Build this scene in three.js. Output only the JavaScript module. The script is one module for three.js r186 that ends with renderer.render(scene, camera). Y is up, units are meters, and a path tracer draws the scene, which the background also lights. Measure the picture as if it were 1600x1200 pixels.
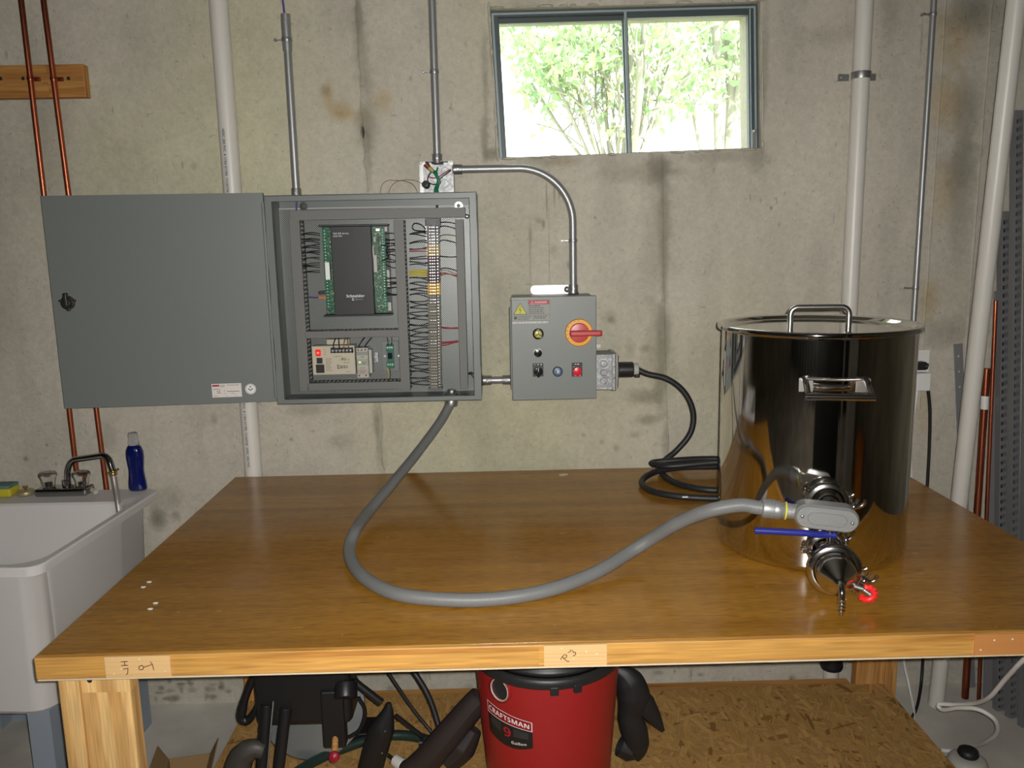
import * as THREE from 'three';
import { RoundedBoxGeometry } from 'three/addons/geometries/RoundedBoxGeometry.js';
import { mergeGeometries, toCreasedNormals } from 'three/addons/utils/BufferGeometryUtils.js';

// ---------------------------------------------------------------- camera, sky, sun, flash, exposure
const scene = new THREE.Scene();
const TH = 0.8137;                                           // height of the table top above the floor
const camera = new THREE.PerspectiveCamera(2 * Math.atan(600 / 1291.12) * 180 / Math.PI, 4 / 3, 0.02, 200);
camera.rotation.set(-0.1714, -0.0129, -0.0195, 'YXZ');
camera.position.set(0, 1.5347, 2.6116);
camera.updateMatrixWorld(true);
scene.background = new THREE.Color(0.93, 1.0, 0.98);        // bright overcast sky outside
scene.backgroundIntensity = 4.0;
const sun = new THREE.DirectionalLight(0xfff4e0, 12.5);      // from behind the house, lights the shrubs outside
sun.position.set(3, 9, 4.2); sun.target.position.set(0.4, 1.8, -2.2);
scene.add(sun, sun.target);
sun.shadow.camera.left = -8; sun.shadow.camera.right = 8; sun.shadow.camera.top = 8; sun.shadow.camera.bottom = -8; sun.shadow.camera.far = 40;
sun.shadow.mapSize.set(2048, 2048);
const flash = new THREE.SpotLight(0xfffdf8, 13.6, 0, 1.06, 1.0, 2);   // the flash of the phone that took the picture
flash.position.set(0.016, camera.position.y + 0.012, 2.612);
flash.target.position.set(0.02, 1.12, 0);
flash.shadow.radius = 0.3; flash.shadow.mapSize.set(2048, 2048); flash.shadow.camera.near = 0.05;
scene.add(flash, flash.target);
const renderer = new THREE.WebGLRenderer({ antialias: true });
renderer.toneMapping = THREE.LinearToneMapping;
renderer.toneMappingExposure = 1.0;
renderer.shadowMap.enabled = true;

// ---------------------------------------------------------------- helpers
const V = (x, y, z) => new THREE.Vector3(x, y, z);
let seed = 7;
const rnd = () => { seed = (seed * 1664525 + 1013904223) >>> 0; return seed / 4294967296; };
const rr = (a, b) => a + (b - a) * rnd();
// a pixel of the 1600 x 1200 frame -> the point of a real plane it shows
function ray(px, py) { return V((px - 800) / 1291.12, -(py - 600) / 1291.12, -1).applyEuler(camera.rotation); }
function wz(px, py, z = 0) { const d = ray(px, py), t = (z - camera.position.z) / d.z; return d.multiplyScalar(t).add(camera.position); }
function wy(px, py, y = TH) { const d = ray(px, py), t = (y - camera.position.y) / d.y; return d.multiplyScalar(t).add(camera.position); }
const used = {};
function numbered(n) { const k = used[n] = (used[n] ?? -1) + 1; return k ? n + '_' + String(k).padStart(3, '0') : n; }
const homes = new WeakMap();
function thing(name, label, category, p = V(0, 0, 0), group) {
  const o = new THREE.Group(); o.name = numbered(name); o.position.copy(p); scene.add(o); homes.set(o, p.clone());
  o.userData = { label, category }; if (group) o.userData.group = group;
  return o;
}
function strip(g) {
  g = g.index ? g.toNonIndexed() : g;
  for (const k of Object.keys(g.attributes)) if (!['position', 'normal', 'uv'].includes(k)) g.deleteAttribute(k);
  g.morphAttributes = {}; g.clearGroups(); return g;
}
function join(gs) { gs = [].concat(gs); return gs.length === 1 ? gs[0] : mergeGeometries(gs.map(strip), false); }
// geometry is written in world coordinates; it is moved to the home of the thing it belongs to
function part(parent, name, gs, mat, label) {
  const g = join(gs), h = homes.get(parent); if (h) g.translate(-h.x, -h.y, -h.z);
  const m = new THREE.Mesh(g, mat); m.name = name; if (label) m.userData.label = label;
  homes.set(m, h ?? V(0, 0, 0)); parent.add(m); return m;
}
function solo(name, label, category, gs, mat, p = V(0, 0, 0), group) {
  const g = join(gs); g.translate(-p.x, -p.y, -p.z);
  const m = new THREE.Mesh(g, mat); m.name = numbered(name); m.position.copy(p); homes.set(m, p.clone());
  m.userData = { label, category }; if (group) m.userData.group = group; scene.add(m); return m;
}
function struct(name, gs, mat, parent = scene) {
  const m = new THREE.Mesh(join(gs), mat); m.name = parent === scene ? numbered(name) : name; if (parent === scene) m.userData.kind = 'structure'; parent.add(m); homes.set(m, V(0, 0, 0)); return m;
}
const stuff = (m) => { m.userData.kind = 'stuff'; return m; };
// uv in metres, the grain (u) along one axis
function grain(g, axis = 'x', k = 1, off = rnd() * 7) {
  const p = g.attributes.position, n = g.attributes.normal, uv = new Float32Array(p.count * 2), ax = { x: 0, y: 1, z: 2 }[axis];
  for (let i = 0; i < p.count; i++) {
    const c = [p.getX(i), p.getY(i), p.getZ(i)], m = [Math.abs(n.getX(i)), Math.abs(n.getY(i)), Math.abs(n.getZ(i))];
    const f = m.indexOf(Math.max(...m)), rest = [0, 1, 2].filter((q) => q !== f);
    let u, v; if (f === ax) [u, v] = [c[rest[0]], c[rest[1]]]; else { u = c[ax]; v = c[rest.find((q) => q !== ax)]; }
    uv[2 * i] = u * k + off; uv[2 * i + 1] = v * k + off * 0.37;
  }
  g.setAttribute('uv', new THREE.BufferAttribute(uv, 2)); return g;
}
const box = (w, h, d, x = 0, y = 0, z = 0, r = 0.0015, s = 2) => (r > 0 ? new RoundedBoxGeometry(w, h, d, s, Math.min(r, w / 2.01, h / 2.01, d / 2.01)) : new THREE.BoxGeometry(w, h, d)).translate(x, y, z);
const span = (x0, x1, y0, y1, z0, z1, r = 0.0015, s = 2) => box(x1 - x0, y1 - y0, z1 - z0, (x0 + x1) / 2, (y0 + y1) / 2, (z0 + z1) / 2, r, s);
// a solid of revolution: profile [[radius, along], ...] on an axis through point o along direction d
function turned(profile, o, d, seg = 32) {
  const g = new THREE.LatheGeometry(profile.map((p) => new THREE.Vector2(Math.max(p[0], 1e-5), p[1])), seg);
  g.applyQuaternion(new THREE.Quaternion().setFromUnitVectors(V(0, 1, 0), d.clone().normalize())); return g.translate(o.x, o.y, o.z);
}
// a capped cylinder or frustum with small chamfers, from a to b
function rod(a, b, r, seg = 20, r2 = r, c = Math.min(r, r2) * 0.12) {
  const L = a.distanceTo(b); c = Math.min(c, L / 3);
  return turned([[0, 0], [r - c, 0], [r, c], [r2, L - c], [r2 - c, L], [0, L]], a, b.clone().sub(a), seg);
}
function hollow(a, b, r, t, seg = 24) { const L = a.distanceTo(b); return turned([[r - t, 0], [r, 0], [r, L], [r - t, L], [r - t, 0]], a, b.clone().sub(a), seg); }
function curve(pts, closed = false, type = 'centripetal') { return new THREE.CatmullRomCurve3(pts, closed, type); }
function tube(pts, r, seg = 40, rad = 8, caps = true) {
  const c = pts.isCurve || pts.getPointAt ? pts : curve(pts), g = new THREE.TubeGeometry(c, seg, r, rad, false); if (!caps) return g;
  const cap = (t, s) => { const e = new THREE.CircleGeometry(r, rad); e.applyQuaternion(new THREE.Quaternion().setFromUnitVectors(V(0, 0, 1), c.getTangentAt(t).multiplyScalar(s))); const p = c.getPointAt(t); return e.translate(p.x, p.y, p.z); };
  return join([g, cap(0, -1), cap(1, 1)]);
}
// a polyline path with rounded corners of radius R
function bent(pts, R) {
  const cp = new THREE.CurvePath(); let a = pts[0];
  for (let i = 1; i < pts.length - 1; i++) {
    const p = pts[i], u = pts[i - 1].clone().sub(p), w = pts[i + 1].clone().sub(p), k = Math.min(R, u.length() * 0.49, w.length() * 0.49);
    const s = p.clone().addScaledVector(u.normalize(), k), e = p.clone().addScaledVector(w.normalize(), k), q = k * 0.55;
    cp.add(new THREE.LineCurve3(a, s)); cp.add(new THREE.CubicBezierCurve3(s, s.clone().addScaledVector(u, -q), e.clone().addScaledVector(w, -q), e)); a = e;
  }
  cp.add(new THREE.LineCurve3(a, pts[pts.length - 1])); return cp;
}
function plate(pts, holes, depth, bevel = 0.0008) {
  const s = new THREE.Shape(pts.map((p) => new THREE.Vector2(p[0], p[1])));
  for (const h of holes ?? []) s.holes.push(h.isPath ? h : new THREE.Path(h.map((p) => new THREE.Vector2(p[0], p[1]))));
  return new THREE.ExtrudeGeometry(s, { depth: depth - 2 * bevel, bevelEnabled: bevel > 0, bevelSize: bevel, bevelThickness: bevel, bevelSegments: 1, curveSegments: 16 }).translate(0, 0, bevel);
}
const circ = (x, y, r, n = 16) => Array.from({ length: n }, (_, i) => [x + r * Math.cos(i / n * 2 * Math.PI), y + r * Math.sin(i / n * 2 * Math.PI)]);
const pill = (x0, x1, y, r, n = 8) => [...Array.from({ length: n + 1 }, (_, i) => [x1 + r * Math.cos(-Math.PI / 2 + i / n * Math.PI), y + r * Math.sin(-Math.PI / 2 + i / n * Math.PI)]), ...Array.from({ length: n + 1 }, (_, i) => [x0 + r * Math.cos(Math.PI / 2 + i / n * Math.PI), y + r * Math.sin(Math.PI / 2 + i / n * Math.PI)])];
// place geometry built at the origin (z towards the viewer, y up, x right) on a frame
function frame(o, out, up = V(0, 1, 0)) { const z = out.clone().normalize(), x = up.clone().cross(z).normalize(), y = z.clone().cross(x); return new THREE.Matrix4().makeBasis(x, y, z).setPosition(o); }
const on = (m, gs) => join(gs).applyMatrix4(m);

// ---------------------------------------------------------------- procedural textures
const hash = (x, y, s) => { let h = (x * 374761393 + y * 668265263 + s * 974634777) | 0; h = Math.imul(h ^ (h >>> 13), 1274126177); h ^= h >>> 16; return (h >>> 0) / 4294967296; };
function noise(x, y, s = 0, px = 0, py = 0) {
  const i = Math.floor(x), j = Math.floor(y), f = x - i, g = y - j, u = f * f * (3 - 2 * f), v = g * g * (3 - 2 * g);
  const m = (a, n) => (n ? ((a % n) + n) % n : a), a = m(i, px), b = m(i + 1, px), c = m(j, py), d = m(j + 1, py);
  return (hash(a, c, s) * (1 - u) + hash(b, c, s) * u) * (1 - v) + (hash(a, d, s) * (1 - u) + hash(b, d, s) * u) * v;
}
function fbm(x, y, o, s = 0, px = 0, py = 0) { let a = 0.5, t = 0, n = 0; for (let k = 0; k < o; k++) { t += a * noise(x, y, s + k, px, py); n += a; a *= 0.5; x *= 2; y *= 2; px *= 2; py *= 2; } return t / n; }
const sat = (x) => Math.min(1, Math.max(0, x)), step = (a, b, x) => { const t = sat((x - a) / (b - a)); return t * t * (3 - 2 * t); };
function tex(w, h, fn, sx = 1, sy = 1, srgb = true) {
  const d = new Uint8Array(w * h * 4);
  for (let j = 0; j < h; j++) for (let i = 0; i < w; i++) { const c = fn((i + 0.5) / w, (j + 0.5) / h), k = 4 * (j * w + i); for (let q = 0; q < 3; q++) d[k + q] = 255 * sat(Array.isArray(c) ? c[q] : c); d[k + 3] = 255; }
  const t = new THREE.DataTexture(d, w, h, THREE.RGBAFormat); t.magFilter = THREE.LinearFilter; t.minFilter = THREE.LinearMipmapLinearFilter; t.generateMipmaps = true;
  t.wrapS = t.wrapT = THREE.RepeatWrapping; t.repeat.set(1 / sx, 1 / sy); if (srgb) t.colorSpace = THREE.SRGBColorSpace; t.needsUpdate = true; return t;
}
const mix = (a, b, t) => a.map((v, i) => v + (b[i] - v) * t), mul = (a, k) => a.map((v) => v * k);
const lin = (r, g, b) => new THREE.Color().setRGB(r, g, b);
const mat = (color, roughness = 0.6, metalness = 0, more = {}) => new THREE.MeshStandardMaterial({ color, roughness, metalness, ...more });
const phys = (color, roughness, metalness, more) => new THREE.MeshPhysicalMaterial({ color, roughness, metalness, ...more });
function printed(w, h, draw, more = {}) {
  const c = document.createElement('canvas'); c.width = w; c.height = h; const g = c.getContext('2d'); draw(g, w, h);
  const t = new THREE.CanvasTexture(c); t.colorSpace = THREE.SRGBColorSpace; return mat(0xffffff, 0.5, 0, { map: t, ...more });
}
// lines of print too small to read: broken rows of short strokes
function rows(g, x, y, w, n, pitch, h, s = 5) { for (let i = 0; i < n; i++) { let q = x, e = x + w * (0.65 + 0.35 * hash(i, s, 3)); for (let k = 0; q < e; k++) { const L = h * (1.2 + 3.2 * hash(k, i, s)); g.fillRect(q, y + i * pitch, Math.min(L, e - q), h); q += L + h * 0.9; } } }
// thin printed sheet; x0..y1 on a plane z facing the room
function sheet(w, h, x, y, z, t = 0.0012) { return new THREE.BoxGeometry(w, h, t).translate(x, y, z); }
// ---------------------------------------------------------------- materials
const M = {};
const spots = [];   // stains of the concrete wall: [x, y, rx, ry, strength, colour] in metres, read off the photograph on the wall plane
{
  const st = (px, py, rx, ry, k, c = 0) => { const p = wz(px, py, 0); spots.push([p.x, p.y, rx, ry, k, c]); };
  // 0 dark dirt, 1 ochre rust, 2 pale lime
  st(530, 172, .035, .03, .55, 1); st(512, 150, .02, .05, .5, 1); st(545, 180, .06, .02, .4, 1); st(598, 158, .03, .035, .45, 1); st(508, 142, .02, .02, .3);
  st(566, 205, .006, .02, .9); st(575, 130, .02, .05, .3); st(568, 200, .03, .06, .25); st(560, 20, .012, .07, .55); st(563, 70, .022, .12, .38); st(574, 195, .028, .08, .42); st(590, 660, .012, .1, .3); st(575, 250, .012, .1, .35);
  st(1030, 262, .035, .05, .6); st(1028, 360, .05, .2, .28); st(1030, 560, .05, .16, .3); st(1037, 330, .02, .12, .45); st(1038, 420, .014, .12, .4); st(1036, 520, .022, .12, .5); st(1032, 600, .02, .08, .45); st(1005, 620, .05, .025, .55); st(1012, 656, .04, .02, .5); st(1040, 690, .012, .06, .4); st(1008, 545, .02, .012, .4); st(985, 545, .015, .03, .3);
  st(1000, 270, .12, .03, .3); st(1120, 245, .12, .02, .3); st(1185, 245, .03, .05, .4); st(880, 255, .05, .012, .3, 1); st(860, 248, .1, .02, .35);
  st(757, 220, .012, .07, .5); st(770, 240, .03, .02, .6); st(758, 120, .01, .16, .35); st(1195, 110, .012, .16, .4);
  st(854, 310, .003, .06, .55); st(866, 300, .003, .05, .55); st(874, 300, .005, .02, .6); st(849, 350, .006, .016, .55); st(842, 345, .012, .012, .35); st(829, 370, .006, .03, .35); st(828, 400, .003, .09, .35); st(858, 400, .002, .13, .4); st(866, 390, .012, .02, .3); st(889, 415, .006, .012, .6);
  st(955, 500, .012, .012, .5); st(952, 495, .02, .02, .25); st(992, 680, .02, .012, .35); st(963, 700, .01, .01, .4); st(940, 690, .008, .01, .4); st(912, 680, .006, .006, .4);
  st(250, 812, .03, .03, .55); st(268, 780, .04, .05, .35); st(244, 805, .02, .05, .45); st(275, 805, .015, .015, .5); st(40, 717, .008, .008, .7); st(73, 695, .006, .006, .6); st(88, 725, .006, .006, .4); st(170, 680, .03, .06, .25);
  st(455, 687, .006, .006, .6); st(335, 655, .01, .02, .4); st(590, 660, .02, .05, .35); st(480, 640, .08, .02, .3); st(530, 690, .05, .03, .25); st(595, 700, .015, .08, .35);
  st(1490, 60, .06, .08, .5, 1); st(1480, 160, .05, .08, .55, 1); st(1500, 260, .05, .08, .5); st(1475, 300, .04, .1, .4, 1); st(1510, 180, .04, .12, .5); st(1520, 20, .08, .06, .6); st(1450, 470, .03, .06, .5, 1); st(1480, 520, .06, .05, .4); st(1500, 330, .04, .15, .35); st(1445, 640, .03, .1, .3, 1); st(1390, 20, .03, .08, .3); st(1440, 60, .004, .05, .4);
  st(1205, 325, .004, .006, .9); st(1190, 70, .004, .012, .9); st(1403, 325, .003, .003, .7); st(1180, 200, .1, .2, .15); st(1300, 55, .1, .03, .2);
  st(1395, 640, .03, .05, .3, 2); st(1455, 655, .02, .03, .35, 2); st(597, 680, .012, .06, .5, 2); st(250, 735, .012, .02, .5, 2);
  st(285, 258, .003, .012, .5); st(303, 260, .008, .012, .35); st(176, 172, .003, .012, .4); st(215, 90, .05, .1, .12); st(70, 180, .06, .25, .2);
  for (let i = 0; i < 26; i++) st(rr(240, 360), rr(1062, 1096), rr(.004, .02), rr(.003, .012), rr(.3, .8));
  for (let i = 0; i < 30; i++) st(rr(600, 1330), rr(1045, 1085), rr(.004, .02), rr(.003, .02), rr(.2, .7));
  for (let i = 0; i < 70; i++) st(rr(-100, 1600), rr(-20, 760), rr(.003, .008), rr(.003, .010), rr(.1, .4));
}
M.concreteWall = (() => {
  const X0 = -2.3, W = 4.7, H = 2.5;
  const base = [0.765, 0.738, 0.682], dark = [0.30, 0.285, 0.235], ochre = [0.60, 0.46, 0.24], lime = [0.83, 0.81, 0.75];
  const hit = (x, y) => spots.filter((s) => Math.abs(x - s[0]) < s[2] * 3 && Math.abs(y - s[1]) < s[3] * 3);
  const cells = {}; const cell = (x, y) => { const i = Math.floor(x / 0.2), j = Math.floor(y / 0.2), k = i + ',' + j; return cells[k] ??= spots.filter((s) => s[0] + s[2] * 3 > i * .2 && s[0] - s[2] * 3 < i * .2 + .2 && s[1] + s[3] * 3 > j * .2 && s[1] - s[3] * 3 < j * .2 + .2); };
  const map = tex(2048, 1088, (u, v) => {
    const x = X0 + u * W, y = v * H;
    let c = mul(base, 0.90 + 0.13 * fbm(x * 2.2, y * 2.2, 4, 11) + 0.08 * (fbm(x * 14, y * 11, 4, 21) - 0.5) + 0.05 * (noise(x * 75 + y * 40, y * 75 - x * 40, 31) - 0.5) + 0.05 * (noise(x * 190, y * 190, 33) - 0.5));
    c = mix(c, [c[0] * 0.99, c[1] * 1.0, c[2] * 0.93], step(0.4, 0.8, fbm(x * 1.3 + 5, y * 1.1, 3, 41)));
    c = mix(c, mul(c, 0.86), step(0.56, 0.78, fbm(x * 9, y * 2.2, 4, 51)) * 0.3);
    for (const s of cell(x, y)) {
      const n = fbm(x * 38, y * 38, 3, 61), dx = (x - s[0]) / s[2], dy = (y - s[1]) / s[3], r = Math.sqrt(dx * dx + dy * dy) * (0.55 + 0.9 * n);
      c = mix(c, [dark, ochre, lime][s[5]], s[4] * (1 - step(0.25, 1.5, r)) * (0.45 + 0.55 * n) * 0.78);
    }
    if (noise(x * 60, y * 60, 71) > 0.972) c = mix(c, dark, 0.22);
    return c;
  }, W, H);
  map.offset.set(-X0 / W, 0);
  const bump = tex(1024, 1024, (u, v) => 0.5 + 0.35 * (fbm(u * 60, v * 60, 4, 81, 60, 60) - 0.5) + 0.5 * (fbm(u * 8, v * 8, 3, 85, 8, 8) - 0.5) - (noise(u * 120, v * 120, 91, 120, 120) > 0.93 ? 0.35 : 0), 1.2, 1.2, false);
  return mat(0xffffff, 0.9, 0, { map, bumpMap: bump, bumpScale: 0.0035 });
})();
M.concrete = mat(0xffffff, 0.92, 0, { map: tex(512, 512, (u, v) => mul([0.62, 0.60, 0.54], 0.8 + 0.4 * fbm(u * 6, v * 6, 5, 3, 6, 6)), 1.5, 1.5) });
M.floor = mat(0xffffff, 0.8, 0, { map: tex(1024, 1024, (u, v) => mul([0.80, 0.785, 0.75], 0.72 + 0.5 * fbm(u * 8, v * 8, 6, 5, 8, 8)), 2.4, 2.4) });
// oak veneer: long fine pores along u, cathedral figure
const oakFig = (u, v, W, H) => { const y = v * H + 0.035 * fbm(u * W * 1.3, v * H * 3, 3, 301); const ring = fbm(u * W * 0.6, y * 24, 4, 311), pore = noise(u * W * 26, v * H * 620, 321), fine = noise(u * W * 60, v * H * 260, 331); return [ring, pore, fine]; };
M.oakTop = (() => {
  const W = 2.2, H = 1.25; const f = (u, v) => {
    const [r, p, n] = oakFig(u, v, W, H); let c = mix([0.585, 0.405, 0.135], [0.645, 0.455, 0.165], step(0.25, 0.75, r)); c = mul(c, 0.93 + 0.12 * n);
    if (p > 0.64) c = mix(c, [0.40, 0.245, 0.09], (p - 0.64) * 1.5); c = mul(c, 0.94 + 0.12 * fbm(u * W * 1.5, v * H * 1.5, 3, 341)); 
    const s = noise(u * W * 5, v * H * 40, 351) * noise(u * W * 60, v * H * 60, 352); if (s > 0.80) c = mix(c, [0.78, 0.62, 0.38], 0.35); return c; };
  return phys(0xffffff, 0.27, 0, { map: tex(2048, 1164, f, W, H), roughnessMap: tex(512, 512, (u, v) => 0.8 + 0.4 * (fbm(u * 14, v * 20, 4, 361, 14, 20) - 0.5), 0.9, 0.9, false), specularIntensity: 0.8 });
})();
const woodMap = (a, b, d, s, W = 1.2, H = 0.25, k = 20) => tex(1024, 256, (u, v) => {
  const y = v * H + 0.02 * fbm(u * W * 1.7, v * H * 6, 3, s, 0, 0), ring = 0.5 + 0.5 * Math.sin((y * k + 1.6 * fbm(u * W * 1.1, y * 8, 3, s + 5)) * 6.283); let c = mix(a, b, step(0.15, 0.95, ring));
  c = mul(c, 0.92 + 0.16 * noise(u * W * 20, v * H * 420, s + 9)); c = mix(c, d, 0.5 * step(0.70, 0.95, noise(u * W * 9, v * H * 150, s + 13))); return mul(c, 0.93 + 0.14 * fbm(u * 4, v * 3, 3, s + 17)); }, W, H);
M.oakEdge = phys(0xffffff, 0.4, 0, { map: woodMap([0.70, 0.49, 0.24], [0.79, 0.59, 0.31], [0.62, 0.39, 0.17], 400, 1.2, 0.25, 14) });
M.pine = mat(0xffffff, 0.65, 0, { map: woodMap([0.80, 0.62, 0.38], [0.88, 0.72, 0.48], [0.70, 0.48, 0.25], 430, 1.2, 0.25, 22) });
M.pineDark = mat(0xffffff, 0.7, 0, { map: woodMap([0.70, 0.50, 0.27], [0.76, 0.57, 0.33], [0.55, 0.35, 0.16], 460, 1.2, 0.25, 22) });
M.cleat = mat(0xffffff, 0.7, 0, { map: woodMap([0.66, 0.45, 0.22], [0.72, 0.52, 0.27], [0.50, 0.31, 0.13], 480, 1.2, 0.25, 26) });
M.paleEdge = mat(lin(0.62, 0.50, 0.32), 0.7);
M.osb = (() => {   // oriented strand board: layered angular strands
  const N = 1024, col = new Float32Array(N * N * 3), hgt = new Float32Array(N * N); const old = seed; seed = 99;
  for (let k = 0; k < 5200; k++) {
    const cx = rr(0, N), cy = rr(0, N), L = rr(30, 115), Wd = rr(6, 24), a = rr(-0.6, 0.6) + (rnd() < 0.25 ? 1.5 : 0), ca = Math.cos(a), sa = Math.sin(a), t = rnd();
    const c = mul(t < 0.05 ? [0.55, 0.40, 0.20] : mix([0.69, 0.53, 0.29], [0.77, 0.61, 0.37], rnd()), rr(0.92, 1.04)), h = rr(0.3, 0.7), R = Math.ceil(L / 2 + Wd);
    for (let y = -R; y <= R; y++) for (let x = -R; x <= R; x++) {
      const p = x * ca + y * sa, q = -x * sa + y * ca; if (Math.abs(p) > L / 2 + 3 * Math.sin(q) || Math.abs(q) > Wd / 2 * (1 - Math.pow(Math.abs(2 * p / L), 6) * 0.6)) continue;
      const i = ((Math.floor(cy + y) + 2 * N) % N) * N + (Math.floor(cx + x) + 2 * N) % N, e = Math.abs(Math.abs(q) - Wd / 2) < 1.2 ? 0.80 : 1, g = e * (0.94 + 0.1 * hash(Math.floor(q * 1.5), k, 5));
      col[3 * i] = c[0] * g; col[3 * i + 1] = c[1] * g; col[3 * i + 2] = c[2] * g; hgt[i] = h * e;
    }
  }
  seed = old; const at = (u, v) => Math.min(N - 1, Math.floor(v * N)) * N + Math.min(N - 1, Math.floor(u * N));
  return mat(0xffffff, 0.75, 0, { map: tex(N, N, (u, v) => { const i = at(u, v); return [col[3 * i] || .6, col[3 * i + 1] || .42, col[3 * i + 2] || .2]; }, 0.9, 0.9), bumpMap: tex(N, N, (u, v) => hgt[at(u, v)], 0.9, 0.9, false), bumpScale: 0.0007 });
})();
const paintBump = tex(256, 256, (u, v) => fbm(u * 40, v * 40, 3, 501, 40, 40), 0.08, 0.08, false);
M.enclosure = mat(lin(0.172, 0.187, 0.180), 0.42, 0, { bumpMap: paintBump, bumpScale: 0.00012 });
M.controlBox = mat(lin(0.195, 0.212, 0.197), 0.38, 0, { bumpMap: paintBump, bumpScale: 0.00012 });
M.duct = mat(lin(0.165, 0.165, 0.155), 0.55);
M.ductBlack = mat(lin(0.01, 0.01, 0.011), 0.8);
M.ductDark = mat(lin(0.10, 0.10, 0.095), 0.6);
M.perforated = (() => { // fine punched holes, three millimetres apart
  const f = (u, v) => { const r = Math.hypot(((u * 2) % 1) - 0.5, v - 0.5), q = Math.hypot(((u * 2 + 0.5) % 1) - 0.5, Math.abs(v - 0.5) - 0.5); return Math.min(r, q) < 0.27 ? 0 : 1; };
  const map = tex(64, 64, (u, v) => { const a = Math.hypot(u - 0.5, v - 0.5), b = Math.min(Math.hypot(u, v), Math.hypot(1 - u, v), Math.hypot(u, 1 - v), Math.hypot(1 - u, 1 - v)); return Math.min(a, b) < 0.235 ? [0.22, 0.22, 0.215] : [0.50, 0.515, 0.505]; }, 0.0066, 0.0066);
  return mat(0xffffff, 0.4, 0.25, { map }); })();
M.galv = mat(0xffffff, 0.5, 0.6, { map: tex(256, 256, (u, v) => { const n = fbm(u * 10, v * 10, 3, 521, 10, 10), s = noise(u * 24, v * 24, 525, 24, 24); return mul([0.62, 0.625, 0.63], 0.78 + 0.3 * n + 0.12 * (s > 0.6 ? 1 : 0)); }, 0.09, 0.09), roughnessMap: tex(256, 256, (u, v) => 0.75 + 0.5 * fbm(u * 16, v * 16, 3, 531, 16, 16), 0.09, 0.09, false) });
M.emt = mat(lin(0.36, 0.365, 0.365), 0.42, 0.65);
M.zinc = mat(lin(0.34, 0.34, 0.335), 0.42, 0.85);
M.brightZinc = mat(lin(0.92, 0.92, 0.92), 0.45, 0.75);
M.steel = phys(lin(0.68, 0.66, 0.63), 0.07, 1, { roughnessMap: tex(512, 512, (u, v) => 0.75 + 0.7 * Math.pow(fbm(u * 20, v * 8, 4, 551, 20, 8), 2), 0.7, 0.6, false) });
M.steelFit = mat(lin(0.72, 0.70, 0.67), 0.14, 1);
M.satin = mat(lin(0.60, 0.58, 0.55), 0.28, 1);
M.castAlu = mat(lin(0.32, 0.32, 0.315), 0.42, 0.55, { bumpMap: paintBump, bumpScale: 0.0003 });
M.copper = mat(0xffffff, 0.32, 0.9, { map: tex(128, 512, (u, v) => mix([0.74, 0.42, 0.30], [0.50, 0.27, 0.19], step(0.35, 0.75, fbm(u * 4, v * 24, 4, 561, 4, 24))), 1, 1) });
M.brass = mat(lin(0.70, 0.50, 0.20), 0.25, 0.95);
M.pvc = mat(lin(0.66, 0.63, 0.58), 0.38);
M.white = mat(lin(0.72, 0.71, 0.68), 0.45);
M.tub = phys(lin(0.70, 0.675, 0.66), 0.42, 0, { bumpMap: paintBump, bumpScale: 0.0002 });
M.tubLeg = mat(lin(0.30, 0.345, 0.41), 0.6);
M.black = mat(lin(0.018, 0.018, 0.019), 0.42);
M.rubber = mat(lin(0.014, 0.014, 0.015), 0.5);
M.blackGloss = mat(lin(0.012, 0.012, 0.014), 0.18);
M.chromeDark = mat(lin(0.40, 0.40, 0.40), 0.12, 1);
M.controller = mat(lin(0.017, 0.0175, 0.019), 0.45);
M.hose = mat(lin(0.165, 0.168, 0.168), 0.42, 0, { bumpMap: tex(64, 64, (u, v) => 0.5 + 0.5 * Math.sin(u * 6.283), 1 / 420, 1, false), bumpScale: 0.0002 });
M.red = mat(lin(0.34, 0.014, 0.015), 0.4);
M.redHandle = mat(lin(0.55, 0.07, 0.075), 0.35);
M.redCap = mat(lin(0.75, 0.02, 0.02), 0.4);
M.yellow = mat(lin(0.80, 0.40, 0.03), 0.45);
M.yellowTape = mat(lin(0.72, 0.66, 0.06), 0.5);
M.green = mat(lin(0.01, 0.16, 0.075), 0.38);
M.pcb = mat(0xffffff, 0.4, 0, { map: tex(256, 512, (u, v) => { const n = noise(u * 40, v * 80, 601), m = noise(u * 90, v * 190, 603); return n > 0.80 ? [0.62, 0.66, 0.58] : n < 0.22 ? [0.03, 0.07, 0.05] : m > 0.85 ? [0.35, 0.55, 0.42] : mul([0.05, 0.34, 0.21], 0.8 + 0.4 * noise(u * 20, v * 50, 605)); }, 0.11, 0.22) });
M.relayGreen = mat(lin(0.01, 0.13, 0.09), 0.4);
M.beige = mat(lin(0.50, 0.455, 0.355), 0.45);
M.paleGrey = mat(lin(0.47, 0.46, 0.42), 0.45);
M.screw = mat(lin(0.85, 0.84, 0.80), 0.3, 0.9); M.termTag = mat(lin(0.22, 0.205, 0.165), 0.6); M.termGrey = mat(lin(0.115, 0.118, 0.12), 0.5); M.termBeige = mat(lin(0.155, 0.145, 0.12), 0.5); M.termOchre = mat(lin(0.30, 0.20, 0.06), 0.5); M.termOrange = mat(lin(0.60, 0.36, 0.04), 0.5); M.termMaroon = mat(lin(0.07, 0.032, 0.04), 0.5); M.termRed = mat(lin(0.20, 0.04, 0.05), 0.5);
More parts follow.
